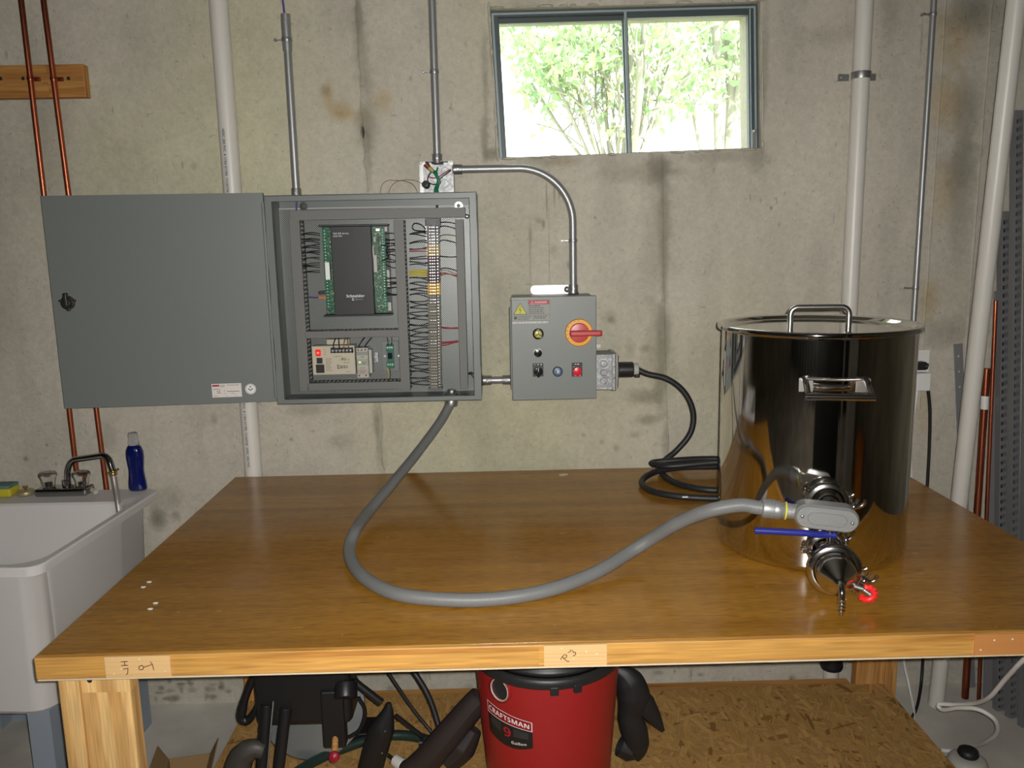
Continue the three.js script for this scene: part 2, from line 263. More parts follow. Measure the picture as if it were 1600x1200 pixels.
M.wire = mat(lin(0.014, 0.014, 0.016), 0.45); M.wireRed = mat(lin(0.32, 0.03, 0.05), 0.45); M.wireYellow = mat(lin(0.62, 0.52, 0.04), 0.45); M.wireBlue = mat(lin(0.04, 0.05, 0.25), 0.45); M.wirePurple = mat(lin(0.10, 0.06, 0.25), 0.45); M.wireBrown = mat(lin(0.25, 0.15, 0.06), 0.45); M.wireWhite = mat(lin(0.45, 0.38, 0.36), 0.5);
M.blueHandle = mat(lin(0.02, 0.025, 0.22), 0.3);
M.blueSoap = phys(lin(0.003, 0.008, 0.095), 0.12, 0, { clearcoat: 0.6, clearcoatRoughness: 0.08 });
M.clear = phys(lin(0.92, 0.92, 0.92), 0.08, 0, { transmission: 1, thickness: 0.02, ior: 1.48 });
M.clearCap = phys(lin(0.72, 0.70, 0.70), 0.25, 0, { transmission: 0.75, thickness: 0.004, ior: 1.4 });
M.sponge = mat(lin(0.55, 0.47, 0.03), 0.95); M.spongeGreen = mat(lin(0.12, 0.22, 0.20), 0.98);
M.darkFrame = mat(lin(0.055, 0.075, 0.08), 0.45); M.paleFrame = mat(lin(0.30, 0.36, 0.38), 0.45);
M.glass = phys(lin(0.97, 0.99, 0.98), 0.0, 0, { transmission: 1, thickness: 0, ior: 1.5 });
M.greySteel = mat(lin(0.235, 0.235, 0.245), 0.45, 0.3);
M.cardboard = mat(lin(0.30, 0.19, 0.085), 0.85);
M.saw = mat(lin(0.011, 0.011, 0.012), 0.38); M.blade = mat(lin(0.36, 0.39, 0.40), 0.35, 0.85);
M.greenHose = mat(lin(0.012, 0.03, 0.024), 0.45);
M.paperWhite = mat(lin(0.80, 0.80, 0.78), 0.35);
// ---------------------------------------------------------------- the setting
const RX0 = -5.6, RX1 = 2.35, RZ = 6.2, RH = 2.5;
// opening of the window in the back wall, slightly crooked like the one in the photograph
const wq = { tl: wz(766, 13.5), tr: wz(1188, 2), br: wz(1190, 231.5), bl: wz(780, 247) };
const wuv = (u, v) => { const b = wq.bl.clone().lerp(wq.br, u), t = wq.tl.clone().lerp(wq.tr, u); return b.lerp(t, v); };
const wxy = (u, v) => { const p = wuv(u, v); return [p.x, p.y]; };
const rectUV = (u0, u1, v0, v1) => [wxy(u0, v0), wxy(u1, v0), wxy(u1, v1), wxy(u0, v1)];
const wallBack = struct('wall_back', plate([[RX0 - .2, -.1], [RX1 + .2, -.1], [RX1 + .2, RH + .1], [RX0 - .2, RH + .1]], [rectUV(0, 1, 0, 1)], 0.22, 0).translate(0, 0, -0.22), M.concreteWall);
// raised seams left by the form panels
const seamGeo = (pts, w, d) => { const n = 70, pos = [], idx = [], uv = []; const c = curve(pts);
  for (let i = 0; i <= n; i++) { const p = c.getPoint(i / n), k = 0.45 + 0.9 * noise(i * 0.6, w * 900, 7), e = 0.5 * (noise(i * 0.8, 3, 9) - 0.5) * w;
    for (const [x, z] of [[-w * k, -0.001], [-w * 0.35 * k, d * k], [w * 0.3 * k, d * 0.8 * k], [w * k, -0.001]]) { pos.push(p.x + x + e, p.y, z); uv.push(p.x + x + e, p.y); } }
  for (let i = 0; i < n; i++) for (let j = 0; j < 3; j++) { const a = i * 4 + j; idx.push(a, a + 1, a + 5, a, a + 5, a + 4); }
  const g = new THREE.BufferGeometry(); g.setAttribute('position', new THREE.Float32BufferAttribute(pos, 3)); g.setAttribute('uv', new THREE.Float32BufferAttribute(uv, 2)); g.setIndex(idx); g.computeVertexNormals(); return g; };
struct('form_seam', seamGeo([wz(559, -25), wz(570, 190), wz(586, 420), wz(602, 735)], 0.012, 0.006), M.concreteWall, wallBack);
struct('form_seam', seamGeo([wz(1034, 240), wz(1037, 480), wz(1044, 730)], 0.005, 0.004), M.concreteWall, wallBack);
struct('form_seam', seamGeo([wz(1479, -20), wz(1466, 190), wz(1450, 420), wz(1436, 640)], 0.005, 0.0035), M.concreteWall, wallBack);
struct('form_seam', seamGeo([wz(1552, -20), wz(1536, 190), wz(1514, 480), wz(1500, 700)], 0.005, 0.004), M.concreteWall, wallBack);
// small pits and broken spots of the cast concrete
{ const pit = wz(569, 207); struct('patch', box(0.010, 0.034, 0.004, pit.x, pit.y, 0.0005, 0.002), mat(lin(0.05, 0.042, 0.03), 0.95), wallBack); }
struct('floor', grain(span(RX0 - .2, RX1 + .2, -0.15, 0, -0.22, RZ + .2, 0)), M.floor);
struct('ceiling', grain(span(RX0 - .2, RX1 + .2, RH, RH + 0.2, -0.22, RZ + .2, 0)), mat(lin(.16, .155, .145), .9));
struct('wall_left', grain(span(RX0 - .2, RX0, 0, RH, 0, RZ, 0)), M.concrete);
struct('wall_right', grain(span(RX1, RX1 + .2, 0, RH, 0, RZ, 0)), M.concrete);
// the far side of the basement, seen only mirrored in the kettle: dark boarded wall between studs, a door
const wallFront = struct('wall_front', grain(span(RX0 - .2, RX1 + .2, 0, RH, RZ, RZ + .2, 0)), mat(lin(0.05, 0.055, 0.06), 0.9));
for (let k = 0; k < 18; k++) struct('stud', grain(span(RX0 + .12 + k * .42, RX0 + .16 + k * .42, 0, RH, RZ - .09, RZ + .01, .002), 'y'), mat(lin(.34, .31, .26), .8), wallFront);
const door1 = struct('door_1', span(-0.25, 0.55, 0, 2.03, RZ - .16, RZ - .095, .003), M.white);
struct('door_handle', [rod(V(-.18, 1, RZ - .16), V(-.18, 1, RZ - .2), .012), turned([[0, 0], [.02, .003], [.027, .02], [.02, .04], [0, .045]], V(-.18, 1, RZ - .2), V(0, 0, -1), 20)], M.brass, door1);
{ // things behind the camera that the kettle mirrors
  const w = thing('storage_locker', 'dark teal two-door locker behind the camera, mirrored in the middle of the kettle', 'locker', V(.35, 0, 4.0));
  const tm = mat(lin(.010, .017, .018), .45); part(w, 'body', span(-.35, 1.05, 0, 1.95, 3.72, 4.25, .004), tm); for (const s of [0, 1]) { const d = part(w, 'door', span(s ? .353 : -.346, s ? 1.046 : .347, .05, 1.93, 3.70, 3.719, .004), tm), x = s ? .40 : .30; part(d, 'handle', tube(bent([V(x, .95, 3.70), V(x, .95, 3.67), V(x, 1.12, 3.67), V(x, 1.12, 3.70)], .012), .006, 24, 8), M.zinc); }
  const c = thing('storage_cabinet', 'white storage cabinet behind the camera, mirrored in the right side of the kettle', 'cabinet', V(1.95, 0, 3.9));
  part(c, 'body', span(1.7, 2.2, 0, 1.3, 3.92, 4.4, .004), M.white); const d = part(c, 'door', span(1.704, 2.196, .02, 1.28, 3.90, 3.919, .003), M.white); part(d, 'handle', tube(bent([V(1.74, .66, 3.90), V(1.74, .66, 3.87), V(1.74, .80, 3.87), V(1.74, .80, 3.90)], .012), .005, 24, 8), M.zinc);
  const b = thing('storage_bin', 'orange plastic bin behind the camera, mirrored in the right side of the kettle', 'bin', V(1.98, 0, 2.75));
  part(b, 'tub', turned([[0, .001], [.16, .001], [.165, .01], [.20, .55], [.21, .56], [.21, .575], [.195, .575], [.155, .015], [0, .012]], V(1.98, 0, 2.75), V(0, 1, 0), 40), mat(lin(.65, .22, .02), .5)); part(b, 'rim', hollow(V(1.98, .54, 2.75), V(1.98, .56, 2.75), .214, .012, 40), mat(lin(.6, .2, .02), .5));
}
struct('column', rod(V(1.35, 0, 4.4), V(1.35, RH, 4.4), .05, 24), M.white);

{ // bare bulb on the ceiling far behind the camera
  const p = V(-.9, RH - .16, 5.0), t = thing('ceiling_bulb', 'bare light bulb in a porcelain holder on the ceiling behind the camera', 'lamp', V(p.x, RH, p.z));
  part(t, 'holder', turned([[0, 0], [.055, 0], [.052, .012], [.026, .03], [.022, .085], [0, .085]], V(p.x, RH - .0005, p.z), V(0, -1, 0), 28), M.white);
  part(t, 'bulb', turned([[0, -.034], [.018, -.030], [.031, -.012], [.033, .004], [.026, .028], [.015, .05], [.014, .076], [0, .076]], p, V(0, 1, 0), 28), mat(0xffffff, .4, 0, { emissive: 0xfff0d8, emissiveIntensity: 3 }));
  const l = new THREE.PointLight(0xfff0dc, 1.6, 0, 2); l.position.copy(p); l.shadow.radius = 1.5; scene.add(l);
}

// ---------------------------------------------------------------- window
{
  const Z0 = -0.075, ex = (o, h, z, d, m, n, p) => struct(n, plate(o, h, d, 0.0006).translate(0, 0, z), m, p);
  const win = ex(rectUV(-.012, 1.012, -.035, 1.03), [rectUV(.0245, .978, .004, .962)], Z0, 0.045, M.darkFrame, 'window_1', scene);
  ex(rectUV(.004, .992, -.003, .985), [rectUV(.0105, .986, .004, .974)], Z0 + .045, 0.004, M.paleFrame, 'window_frame', win);
  ex(rectUV(.0255, .502, .004, .955), [rectUV(.029, .494, .010, .925)], Z0 + .012, 0.022, M.darkFrame, 'sash', win);
  ex(rectUV(.500, .976, .004, .966), [rectUV(.511, .966, .010, .932)], Z0 + .020, 0.024, M.darkFrame, 'sash', win);
  ex(rectUV(.4985, .5065, -.002, .972), [], Z0 + .040, 0.012, M.paleFrame, 'mullion', win);
  ex(rectUV(.9695, .973, .004, .966), [], Z0 + .044, 0.006, M.paleFrame, 'frame_rail', win);
  ex(rectUV(.027, .498, .006, .94), [], Z0 + .020, 0.0016, M.glass, 'pane', win);
  ex(rectUV(.507, .970, .006, .945), [], Z0 + .030, 0.0016, M.glass, 'pane', win);
  const l = wuv(.9785, .055); struct('latch', [span(l.x - .006, l.x + .006, l.y - .03, l.y + .035, Z0 + .045, Z0 + .055), rod(V(l.x, l.y + .03, Z0 + .05), V(l.x, l.y + .03, Z0 + .07), .005)], M.zinc, win);
  // ragged grout round the opening
  const g = []; for (let i = 0; i < 60; i++) { const e = i % 4, t = rnd(), p = e === 0 ? wuv(t, -.006) : e === 1 ? wuv(t, 1.006) : e === 2 ? wuv(-.005, t) : wuv(1.004, t); const s = new THREE.IcosahedronGeometry(1, 1).scale(e < 2 ? rr(.008, .03) : rr(.003, .006), e < 2 ? rr(.003, .006) : rr(.01, .04), .004); g.push(grain(s.translate(p.x, p.y, -.001))); }
  stuff(struct('grout', g, M.concreteWall, wallBack));
}
// ---------------------------------------------------------------- outside
const GY = 1.755;
struct('ground', grain(span(-9, 9, GY - .3, GY, -22, -.22, 0)), mat(0xffffff, 0.95, 0, { map: tex(512, 512, (u, v) => mul(mix([0.80, 0.79, 0.74], [0.62, 0.70, 0.50], step(.45, .65, fbm(u * 6, v * 6, 4, 701, 6, 6))), .85 + .3 * noise(u * 90, v * 90, 703, 90, 90)), 2, 2) }));
{
  const leafMats = [lin(.40, .52, .30), lin(.34, .48, .29), lin(.48, .57, .34)].map((c) => phys(c, 0.9, 0, { transmission: 0.45, thickness: 0, side: THREE.DoubleSide }));
  const bark = mat(lin(.36, .34, .31), 0.9);
  const leaf = new THREE.BufferGeometry();
  leaf.setAttribute('position', new THREE.Float32BufferAttribute([0, 0, 0, .3, .32, .06, .5, 0, .12, .3, -.32, .06, 1, 0, 0], 3)); leaf.setIndex([0, 2, 1, 0, 3, 2, 1, 2, 4, 2, 3, 4]); leaf.computeVertexNormals();
  const shrub = (label, base, stems, leaves, tone) => {
    const t = thing('shrub', label, 'shrub', base); const tips = [];
    for (const [px, py, z, r] of stems) {
      const tip = wz(px, py, z), mid = base.clone().lerp(tip, .5).add(V(rr(-.06, .06), rr(-.02, .1), rr(-.05, .05))), c = curve([base.clone().add(V(rr(-.05, .05), -.05, rr(-.05, .05))), mid, tip]);
      const g = [tube(c, r, 14, 6)];
      for (let k = 0; k < 5; k++) { const s = c.getPoint(rr(.35, .95)), e = s.clone().add(V(rr(-.28, .28), rr(.05, .4), rr(-.2, .2))); g.push(tube([s, s.clone().lerp(e, .5).add(V(rr(-.04, .04), .03, 0)), e], r * .35, 8, 5)); tips.push(e); }
      tips.push(tip); part(t, 'stem', g, bark);
    }
    for (let q = 0; q < 3; q++) {
      const spots2 = []; for (const [px, py, z, rx, ry, n] of leaves) for (let k = 0; k < n / 3; k++) { const p = wz(px, py, z); const a = rr(0, 6.28), d = Math.sqrt(rnd()); spots2.push(V(p.x + rx * d * Math.cos(a), p.y + ry * d * Math.sin(a), z + rr(-.35, .35))); }
      for (const e of tips) if (rnd() < .5) for (let k = 0; k < 6; k++) spots2.push(e.clone().add(V(rr(-.09, .09), rr(-.09, .09), rr(-.09, .09))));
      const im = new THREE.InstancedMesh(leaf, leafMats[(q + tone) % 3], spots2.length), d = new THREE.Object3D(); im.name = 'foliage'; im.userData.kind = 'stuff';
      spots2.forEach((p, i) => { d.position.copy(p).sub(base); d.rotation.set(rr(-1.2, 1.2), rr(0, 6.28), rr(-1.2, 1.2)); d.scale.setScalar(rr(.035, .075)); d.updateMatrix(); im.setMatrixAt(i, d.matrix); });
      t.add(im);
    }
  };
  const b1 = wz(965, 236, -2.3); b1.y = GY;
  shrub('leafy many-stemmed shrub outside the window, fanning out behind the middle bar', b1,
    [[850, 70, -2.2, .012], [890, 60, -2.5, .011], [905, 110, -2.1, .009], [940, 20, -2.4, .012], [985, 10, -2.3, .02], [1010, 30, -2.0, .022], [1030, 15, -2.5, .016], [1060, 60, -2.3, .014], [1080, 110, -2.6, .012], [830, 130, -2.5, .01], [1000, 90, -1.9, .018], [960, 60, -2.6, .010], [875, 40, -2.0, .009], [920, 40, -2.2, .008], [930, 90, -2.5, .007], [862, 100, -2.3, .008], [1045, 40, -2.2, .009], [1020, 70, -2.6, .009], [950, 15, -2.0, .009]],
    [[840, 50, -2.3, .30, .16, 420], [890, 85, -2.0, .26, .14, 420], [850, 120, -2.4, .2, .12, 160], [940, 45, -2.5, .26, .18, 300], [810, 45, -2.6, .2, .15, 130], [870, 170, -2.6, .15, .06, 36], [1010, 55, -2.3, .2, .2, 200], [1050, 110, -2.6, .15, .14, 70]], 0);
  const b2 = wz(1128, 236, -3.0); b2.y = GY;
  shrub('upright shrub with a thick trunk outside the right half of the window', b2,
    [[1140, 20, -3.0, .045], [1120, 40, -2.9, .03], [1165, 20, -3.1, .024], [1095, 60, -3.0, .015], [1075, 130, -3.0, .012]],
    [[1080, 140, -2.8, .2, .14, 180], [1120, 70, -3.0, .3, .2, 260], [1160, 110, -3.0, .16, .25, 160], [1070, 50, -3.2, .3, .16, 200], [1150, 30, -3.3, .3, .12, 200]], 1);
}
// ---------------------------------------------------------------- work table
const TX0 = -0.851, TX1 = 1.2222, TZ0 = 0.0642, TZ1 = 1.2194;
{
  const t = thing('work_table', 'long work table with a varnished oak top on pine legs under the kettle', 'table', V(0.19, 0, 0.6));
  part(t, 'tabletop', grain(span(TX0, TX1, TH - .036, TH, TZ0, TZ1 - .010, .0015), 'x'), M.oakTop);
  part(t, 'edge_band', grain(span(TX0, TX1, TH - .0425, TH - .0008, TZ1 - .0108, TZ1, .002), 'x'), M.oakEdge, 'orange oak strip along the front edge');
  part(t, 'backing_panel', grain(span(TX0 + .002, TX1 - .002, TH - .046, TH - .0430, TZ0 + .002, TZ1 + .0006, .0008), 'x'), M.paleEdge);
  // bare wood patches in the edge, two with pencilled letters
  const patch = (pl, pr, draw, label) => { const a = wz(pl[0], pl[1], TZ1), b = wz(pr[0], pr[1], TZ1), w = b.x - a.x, cx = (a.x + b.x) / 2;
    const m = printed(512, 176, (g, W, H) => { g.fillStyle = '#d9b27c'; g.fillRect(0, 0, W, H); for (let i = 0; i < 60; i++) { g.fillStyle = `rgba(${i % 2 ? '190,140,85' : '226,190,138'},0.25)`; g.fillRect(0, rr(0, H), W, rr(1, 5)); } for (let i = 0; i < 5; i++) { g.fillStyle = 'rgba(245,225,185,.7)'; g.beginPath(); g.arc(rr(20, W - 20), rr(20, H - 20), rr(3, 7), 0, 7); g.fill(); } draw(g, W, H); }, { roughness: 0.6 });
    part(t, 'patch', sheet(w, .0405, cx, TH - .0215, TZ1 + .0008, .003), m, label); };
  const pen = (g, lines, lw = 6) => { g.strokeStyle = '#4a3422'; g.lineWidth = lw; g.lineCap = 'round'; g.lineJoin = 'round'; for (const l of lines) { g.beginPath(); l.forEach((p, i) => (i ? g.lineTo(p[0], p[1]) : g.moveTo(p[0], p[1]))); g.stroke(); } };
  patch([165, 1040], [267, 1038], (g) => { pen(g, [[[130, 42], [178, 40]], [[155, 40], [156, 72]], [[128, 74], [178, 72]], [[142, 104], [178, 98], [172, 140], [160, 150]]]);   // L H
    pen(g, [[[262, 110], [268, 84], [290, 76], [302, 92], [292, 112], [270, 112]], [[300, 92], [330, 84], [372, 70]], [[358, 50], [372, 70], [378, 118]]]); }, 'bare wood patch with pencilled letters');
  patch([850, 1026], [948, 1022], (g) => { pen(g, [[[135, 120], [150, 92], [168, 78], [186, 84], [180, 104], [160, 112], [150, 92]], [[160, 112], [190, 136], [204, 134]], [[196, 60], [220, 50]], [[232, 44], [238, 60], [256, 60], [258, 78], [238, 92]], [[212, 42], [222, 40]]]); }, 'bare wood patch with pencilled letters');
  patch([1522, 1004], [1625, 1002], (g, W, H) => { g.fillStyle = 'rgba(196,124,62,.78)'; g.fillRect(0, 0, W, H); g.fillStyle = '#e8d2a8'; for (const [x, y] of [[150, 50], [290, 45], [50, 130]]) { g.beginPath(); g.arc(x, y, 9, 0, 7); g.fill(); } }, 'orange wood patch without letters');
  // legs: two boards each
  const leg = (x, z, sx, sz, m = M.pine) => { const y1 = TH - .046;
    part(t, 'leg', grain(span(Math.min(x, x + .038 * sx), Math.max(x, x + .038 * sx), 0, y1, Math.min(z, z - .089 * sz), Math.max(z, z - .089 * sz), .003), 'y'), m);
    const a = x + .0385 * sx, b = x + .131 * sx; part(t, 'leg_board', grain(span(Math.min(a, b), Math.max(a, b), 0, y1, Math.min(z - .004 * sz, z - .042 * sz), Math.max(z - .004 * sz, z - .042 * sz), .003), 'y'), m); };
  leg(-0.838, 1.178, 1, 1); leg(1.183, 1.178, -1, 1); leg(TX0 + .008, .165, 1, 1, M.pineDark); leg(1.256, .165, -1, 1, M.pineDark);
  for (const [px, py] of [[140, 1063], [177, 1058]]) { const p = wz(px, py, 1.1745); part(t, 'screw', turned([[.0008, 0], [.0045, .0002], [.005, .0012], [.002, .0018], [0, .0012]], V(p.x, p.y, 1.1738), V(0, 0, 1), 10), M.black); }
  // shelf frame
  part(t, 'rail', grain(span(TX0 + .14, 1.12, .0, .0885, .10, .138, .003), 'x'), M.pineDark); part(t, 'rail', grain(span(TX0 + .14, 1.08, .0, .0885, 1.06, 1.098, .003), 'x'), M.pineDark);
  part(t, 'lower_shelf', grain(span(TX0 + .024, 1.213, .0886, .1, .155, 1.05, .001), 'z'), M.osb, 'strand board shelf near the floor');
}
const SH = 0.1;
{ // a chip of paint and some white specks on the top
  const p = wy(880, 742), s = plate([[-.014, -.006], [-.002, -.012], [.012, -.008], [.016, .003], [.004, .010], [-.010, .008]], null, .0025, .0005).rotateX(-Math.PI / 2).rotateZ(.06);
  solo('paint_flake', 'small pale flake lying on the table near the wall', 'flake', s.translate(p.x, TH + .0003, p.z), M.paleEdge, V(p.x, TH, p.z));
  const places = [[233, 910, 'topmost of the white specks at the left end of the table'], [224, 918, 'second white speck from the top at the left end of the table'], [243, 943, 'third white speck down at the left end of the table'], [235, 952, 'lowest bright white speck at the left end of the table']];
  for (const [x, y, label] of places) { const q = wy(x, y); const g = new THREE.IcosahedronGeometry(.0045, 1).scale(1.3, .35, .9); solo('white_speck', label, 'speck', g.translate(q.x, TH + .0012, q.z), M.white, V(q.x, TH, q.z), 'white specks on the table top'); }
}
// ---------------------------------------------------------------- grey controls enclosure with its door swung open
const EZ = 0.1728, EX0 = -0.6708, EX1 = EX0 + 0.61, EY0 = 1.0659, EY1 = EY0 + 0.61;
const PZ = 0.022;                       // face of the perforated back panel
{
  const h = V((EX0 + EX1) / 2, EY0, 0), t = thing('electrical_enclosure', 'open grey wall enclosure full of wiring and terminal blocks', 'electrical box', h);
  const w = .002; // sheet steel body
  part(t, 'body', [span(EX0, EX1, EY0, EY1, .009, .011, .0005), span(EX0, EX0 + w, EY0, EY1, .009, EZ, .0005), span(EX1 - w, EX1, EY0, EY1, .009, EZ, .0005), span(EX0, EX1, EY0, EY0 + w, .009, EZ, .0005), span(EX0, EX1, EY1 - w, EY1, .009, EZ, .0005)], M.enclosure);
  const lip = [[EX0, EY0], [EX1, EY0], [EX1, EY1], [EX0, EY1]], inn = [[EX0 + .020, EY0 + .013], [EX1 - .020, EY0 + .013], [EX1 - .020, EY1 - .016], [EX0 + .020, EY1 - .016]];
  part(t, 'rim', plate(lip, [inn], .003, .0008).translate(0, 0, EZ - .003), M.enclosure);
  for (const g of [span(EX1 - .021, EX1 - .018, EY0 + .013, EY1 - .016, EZ - .02, EZ - .001, .0005), span(EX0 + .018, EX0 + .021, EY0 + .013, EY1 - .016, EZ - .02, EZ - .001, .0005)]) part(t, 'gutter', g, M.zinc, 'shiny bare metal lip inside the opening');
  const a = wz(447, 613, PZ), b = wz(738, 322, PZ), d = wz(740, 610, PZ);
  part(t, 'back_panel', grain(plate([[a.x, d.y], [EX1 - .012, d.y], [EX1 - .012, b.y], [a.x, b.y]], null, .002, .0004).translate(0, 0, PZ - .002), 'x'), M.perforated);
  part(t, 'panel_flange', [span(a.x - .012, a.x, d.y - .006, b.y, PZ - .014, PZ - .001, .0008), span(a.x - .012, EX1 - .012, d.y - .010, d.y, PZ - .014, PZ - .001, .0008), span(a.x - .012, EX1 - .012, b.y, b.y + .004, PZ - .014, PZ - .001, .0008)], M.paleGrey);
  // hinge knuckles
  part(t, 'hinge', rod(V(EX0 - .004, EY0 + .02, EZ - .001), V(EX0 - .004, EY1 - .02, EZ - .001), .0045, 12), M.enclosure);
  // stud washer and nut of the panel
  const s = wz(716, 321, .05); part(t, 'washer', hollow(V(s.x, s.y, .030), V(s.x, s.y, .0325), .0135, .010), M.brightZinc); part(t, 'nut', turned([[0, 0], [.0055, 0], [.0055, .006], [0, .006]], V(s.x, s.y, .0325), V(0, 0, 1), 6), M.zinc);
  const q = wz(729.5, 338, PZ + .004); part(t, 'nut', [turned([[0, 0], [.008, 0], [.008, .001], [.0065, .0012], [.0065, .006], [0, .006]], V(q.x, q.y, PZ), V(0, 0, 1), 6), rod(V(q.x, q.y, PZ), V(q.x, q.y, PZ + .010), .003, 10)], M.zinc);
  const q2 = wz(472, 322, .05); part(t, 'nut', [turned([[0, 0], [.013, 0], [.013, .0015], [.0065, .0018], [.0065, .007], [0, .007]], V(q2.x, q2.y, .03), V(0, 0, 1), 12)], M.ductDark);
  // door: swung right round, its free edge a little nearer than the hinge
  const dz = (x) => .168 + (x - (-.663)) / (-1.29 + .663) * .045, L = wz(63, 304, .2125), L2 = wz(98.5, 637, .2125), R = wz(410.5, 303, .168), R2 = wz(432.5, 629, .168);
  const x0 = (L.x + L2.x) / 2, x1 = (R.x + R2.x) / 2, y0 = (L2.y + R2.y) / 2, y1 = (L.y + R.y) / 2, W = x1 - x0, H = y1 - y0, rot = Math.atan2(.2125 - .168, W);
  const dm = new THREE.Matrix4().makeRotationY(rot).setPosition(x1, y0, .168);   // local x runs from -W to 0, z towards the room
  const door = part(t, 'door', on(dm, [span(-W, 0, 0, H, -.003, 0, .0012), span(-W, -W + .002, 0, H, -.020, 0, .0008), span(-.002, 0, 0, H, -.020, 0, .0008), span(-W, 0, 0, .002, -.020, 0, .0008), span(-W, 0, H - .002, H, -.020, 0, .0008), span(-W, -W + .016, 0, H, -.020, -.018, .0005)]), M.enclosure);
  const iv = dm.clone().invert(), dl = (px, py) => { const p = wz(px, py, dz(-.663 - (410 - px) / 340 * .6)); return p.applyMatrix4(iv); };
  const k = dl(107, 473);   // quarter-turn latch
  part(door, 'latch', on(dm, [turned([[0, 0], [.020, 0], [.020, .004], [.017, .006], [0, .006]], V(k.x, k.y, 0), V(0, 0, 1), 28), box(.0125, .038, .016, k.x, k.y + .010, .013, .004, 3), rod(V(k.x, k.y, .005), V(k.x, k.y, .02), .014, 20), box(.010, .012, .010, k.x + .002, k.y - .018, .006, .003), box(.008, .006, .007, k.x - .02, k.y + .006, .004, .002), box(.008, .006, .007, k.x + .02, k.y + .006, .004, .002)]), M.black);
  const st = dl(355, 609.5);
  part(door, 'label', on(dm, sheet(.086, .041, st.x, st.y, .0009)), printed(512, 244, (g, w2, h2) => {
    g.fillStyle = '#ded6d0'; g.fillRect(0, 0, w2, h2); g.fillStyle = '#a3122c'; g.fillRect(12, 18, 122, 30); rows(g, 20, 28, 106, 1, 10, 10, 2); g.fillStyle = '#55504c'; rows(g, 150, 22, 84, 3, 16, 7, 3); rows(g, 262, 24, 210, 1, 16, 10, 4); rows(g, 24, 92, 130, 1, 16, 9, 5); rows(g, 84, 124, 60, 1, 16, 13, 6); rows(g, 90, 156, 66, 1, 16, 13, 7); rows(g, 200, 126, 50, 1, 10, 7, 8); rows(g, 200, 172, 50, 1, 10, 7, 9); g.fillRect(262, 138, 210, 9); rows(g, 330, 176, 70, 1, 10, 7, 1); rows(g, 24, 216, 90, 1, 10, 7, 2); rows(g, 230, 216, 40, 1, 10, 7, 3); rows(g, 400, 216, 30, 1, 10, 7, 4);
  }));
  const s2 = dl(392, 607.5);
  part(door, 'round_sticker', on(dm, turned([[0, 0], [.0158, 0], [.0158, .0012], [0, .0012]], V(s2.x, s2.y, .0002), V(0, 0, 1), 32)), M.paperWhite);
  part(door, 'print', on(dm, [hollow(V(s2.x, s2.y, .0013), V(s2.x, s2.y, .0018), .0142, .0009, 32), plate([[-.008, .002], [-.004, -.003], [0, -.005], [.004, -.003], [.008, .002], [.0055, .003], [.003, 0], [0, -.002], [-.003, 0], [-.0055, .003]], null, .0006, .0001).translate(s2.x, s2.y, .0013), turned([[0, 0], [.0028, 0], [.0028, .0006], [0, .0006]], V(s2.x, s2.y + .007, .0013), V(0, 0, 1), 5)]), M.duct);
}
// ---------------------------------------------------------------- what stands in the enclosure
const DZ = 0.088;                        // face of the wire duct covers
function duct(a, b, wd, vertical, label, teeth) {   // a, b: pixels of the two ends of the cover's middle line
  const A = wz(a[0], a[1], DZ), B = wz(b[0], b[1], DZ), t = thing('wire_duct', label, 'wire duct', vertical ? V((A.x + B.x) / 2, Math.min(A.y, B.y), PZ) : V(Math.min(A.x, B.x), (A.y + B.y) / 2, PZ), 'slotted grey wire ducts of the enclosure');
  const cx = (A.x + B.x) / 2, cy = (A.y + B.y) / 2, x0 = vertical ? cx - wd / 2 : A.x, x1 = vertical ? cx + wd / 2 : B.x, y0 = vertical ? Math.min(A.y, B.y) : cy - wd / 2, y1 = vertical ? Math.max(A.y, B.y) : cy + wd / 2;
  part(t, 'cover', span(x0, x1, y0, y1, DZ - .010, DZ, .0012), M.duct);
  part(t, 'base', span(x0 + .001, x1 - .001, y0 + .001, y1 - .001, PZ, PZ + .0025, .0004), M.duct);
  const n = Math.floor((vertical ? y1 - y0 : x1 - x0) / .0125);
  for (const s of [0, 1]) { const g = []; for (let i = 0; i < n; i++) { const c = (vertical ? y0 : x0) + (i + .5) * (vertical ? y1 - y0 : x1 - x0) / n;
    g.push(vertical ? span(s ? x1 - .003 : x0 + .0012, s ? x1 - .0012 : x0 + .003, c - .0034, c + .0034, PZ, DZ - .004, 0) : span(c - .0034, c + .0034, s ? y1 - .003 : y0 + .0012, s ? y1 - .0012 : y0 + .003, PZ, DZ - .004, 0)); }
    g.push(vertical ? span(s ? x1 - .003 : x0 + .0012, s ? x1 - .0012 : x0 + .003, y0, y1, PZ, PZ + .016, 0) : span(x0, x1, s ? y1 - .003 : y0 + .0012, s ? y1 - .0012 : y0 + .003, PZ, PZ + .016, 0)); part(t, 'fingers', g, M.duct); }
  // bundle of cables lying in the duct
  const L0 = vertical ? V(cx, y0 + .01, .05) : V(x0 + .01, cy, .05), L1 = vertical ? V(cx, y1 - .01, .05) : V(x1 - .01, cy, .05);
  part(t, 'cable_bundle', [-1, 0, 1].map((k) => tube([L0.clone().add(vertical ? V(k * .006, 0, 0) : V(0, k * .006, 0)), L0.clone().lerp(L1, .5).add(V(.001, .001, .003 * k)), L1.clone().add(vertical ? V(k * .006, 0, 0) : V(0, k * .006, 0))], .004, 8, 6)), M.wire);
  return t;
}
duct([452, 334.5], [727, 334], .0290, false, 'long horizontal wire duct along the top of the enclosure');
duct([461.5, 343], [474, 612], .0310, true, 'tall upright wire duct nearest the hinged door');
duct([476, 522.5], [624, 521.5], .0215, false, 'horizontal wire duct between the black controller and the power supply');
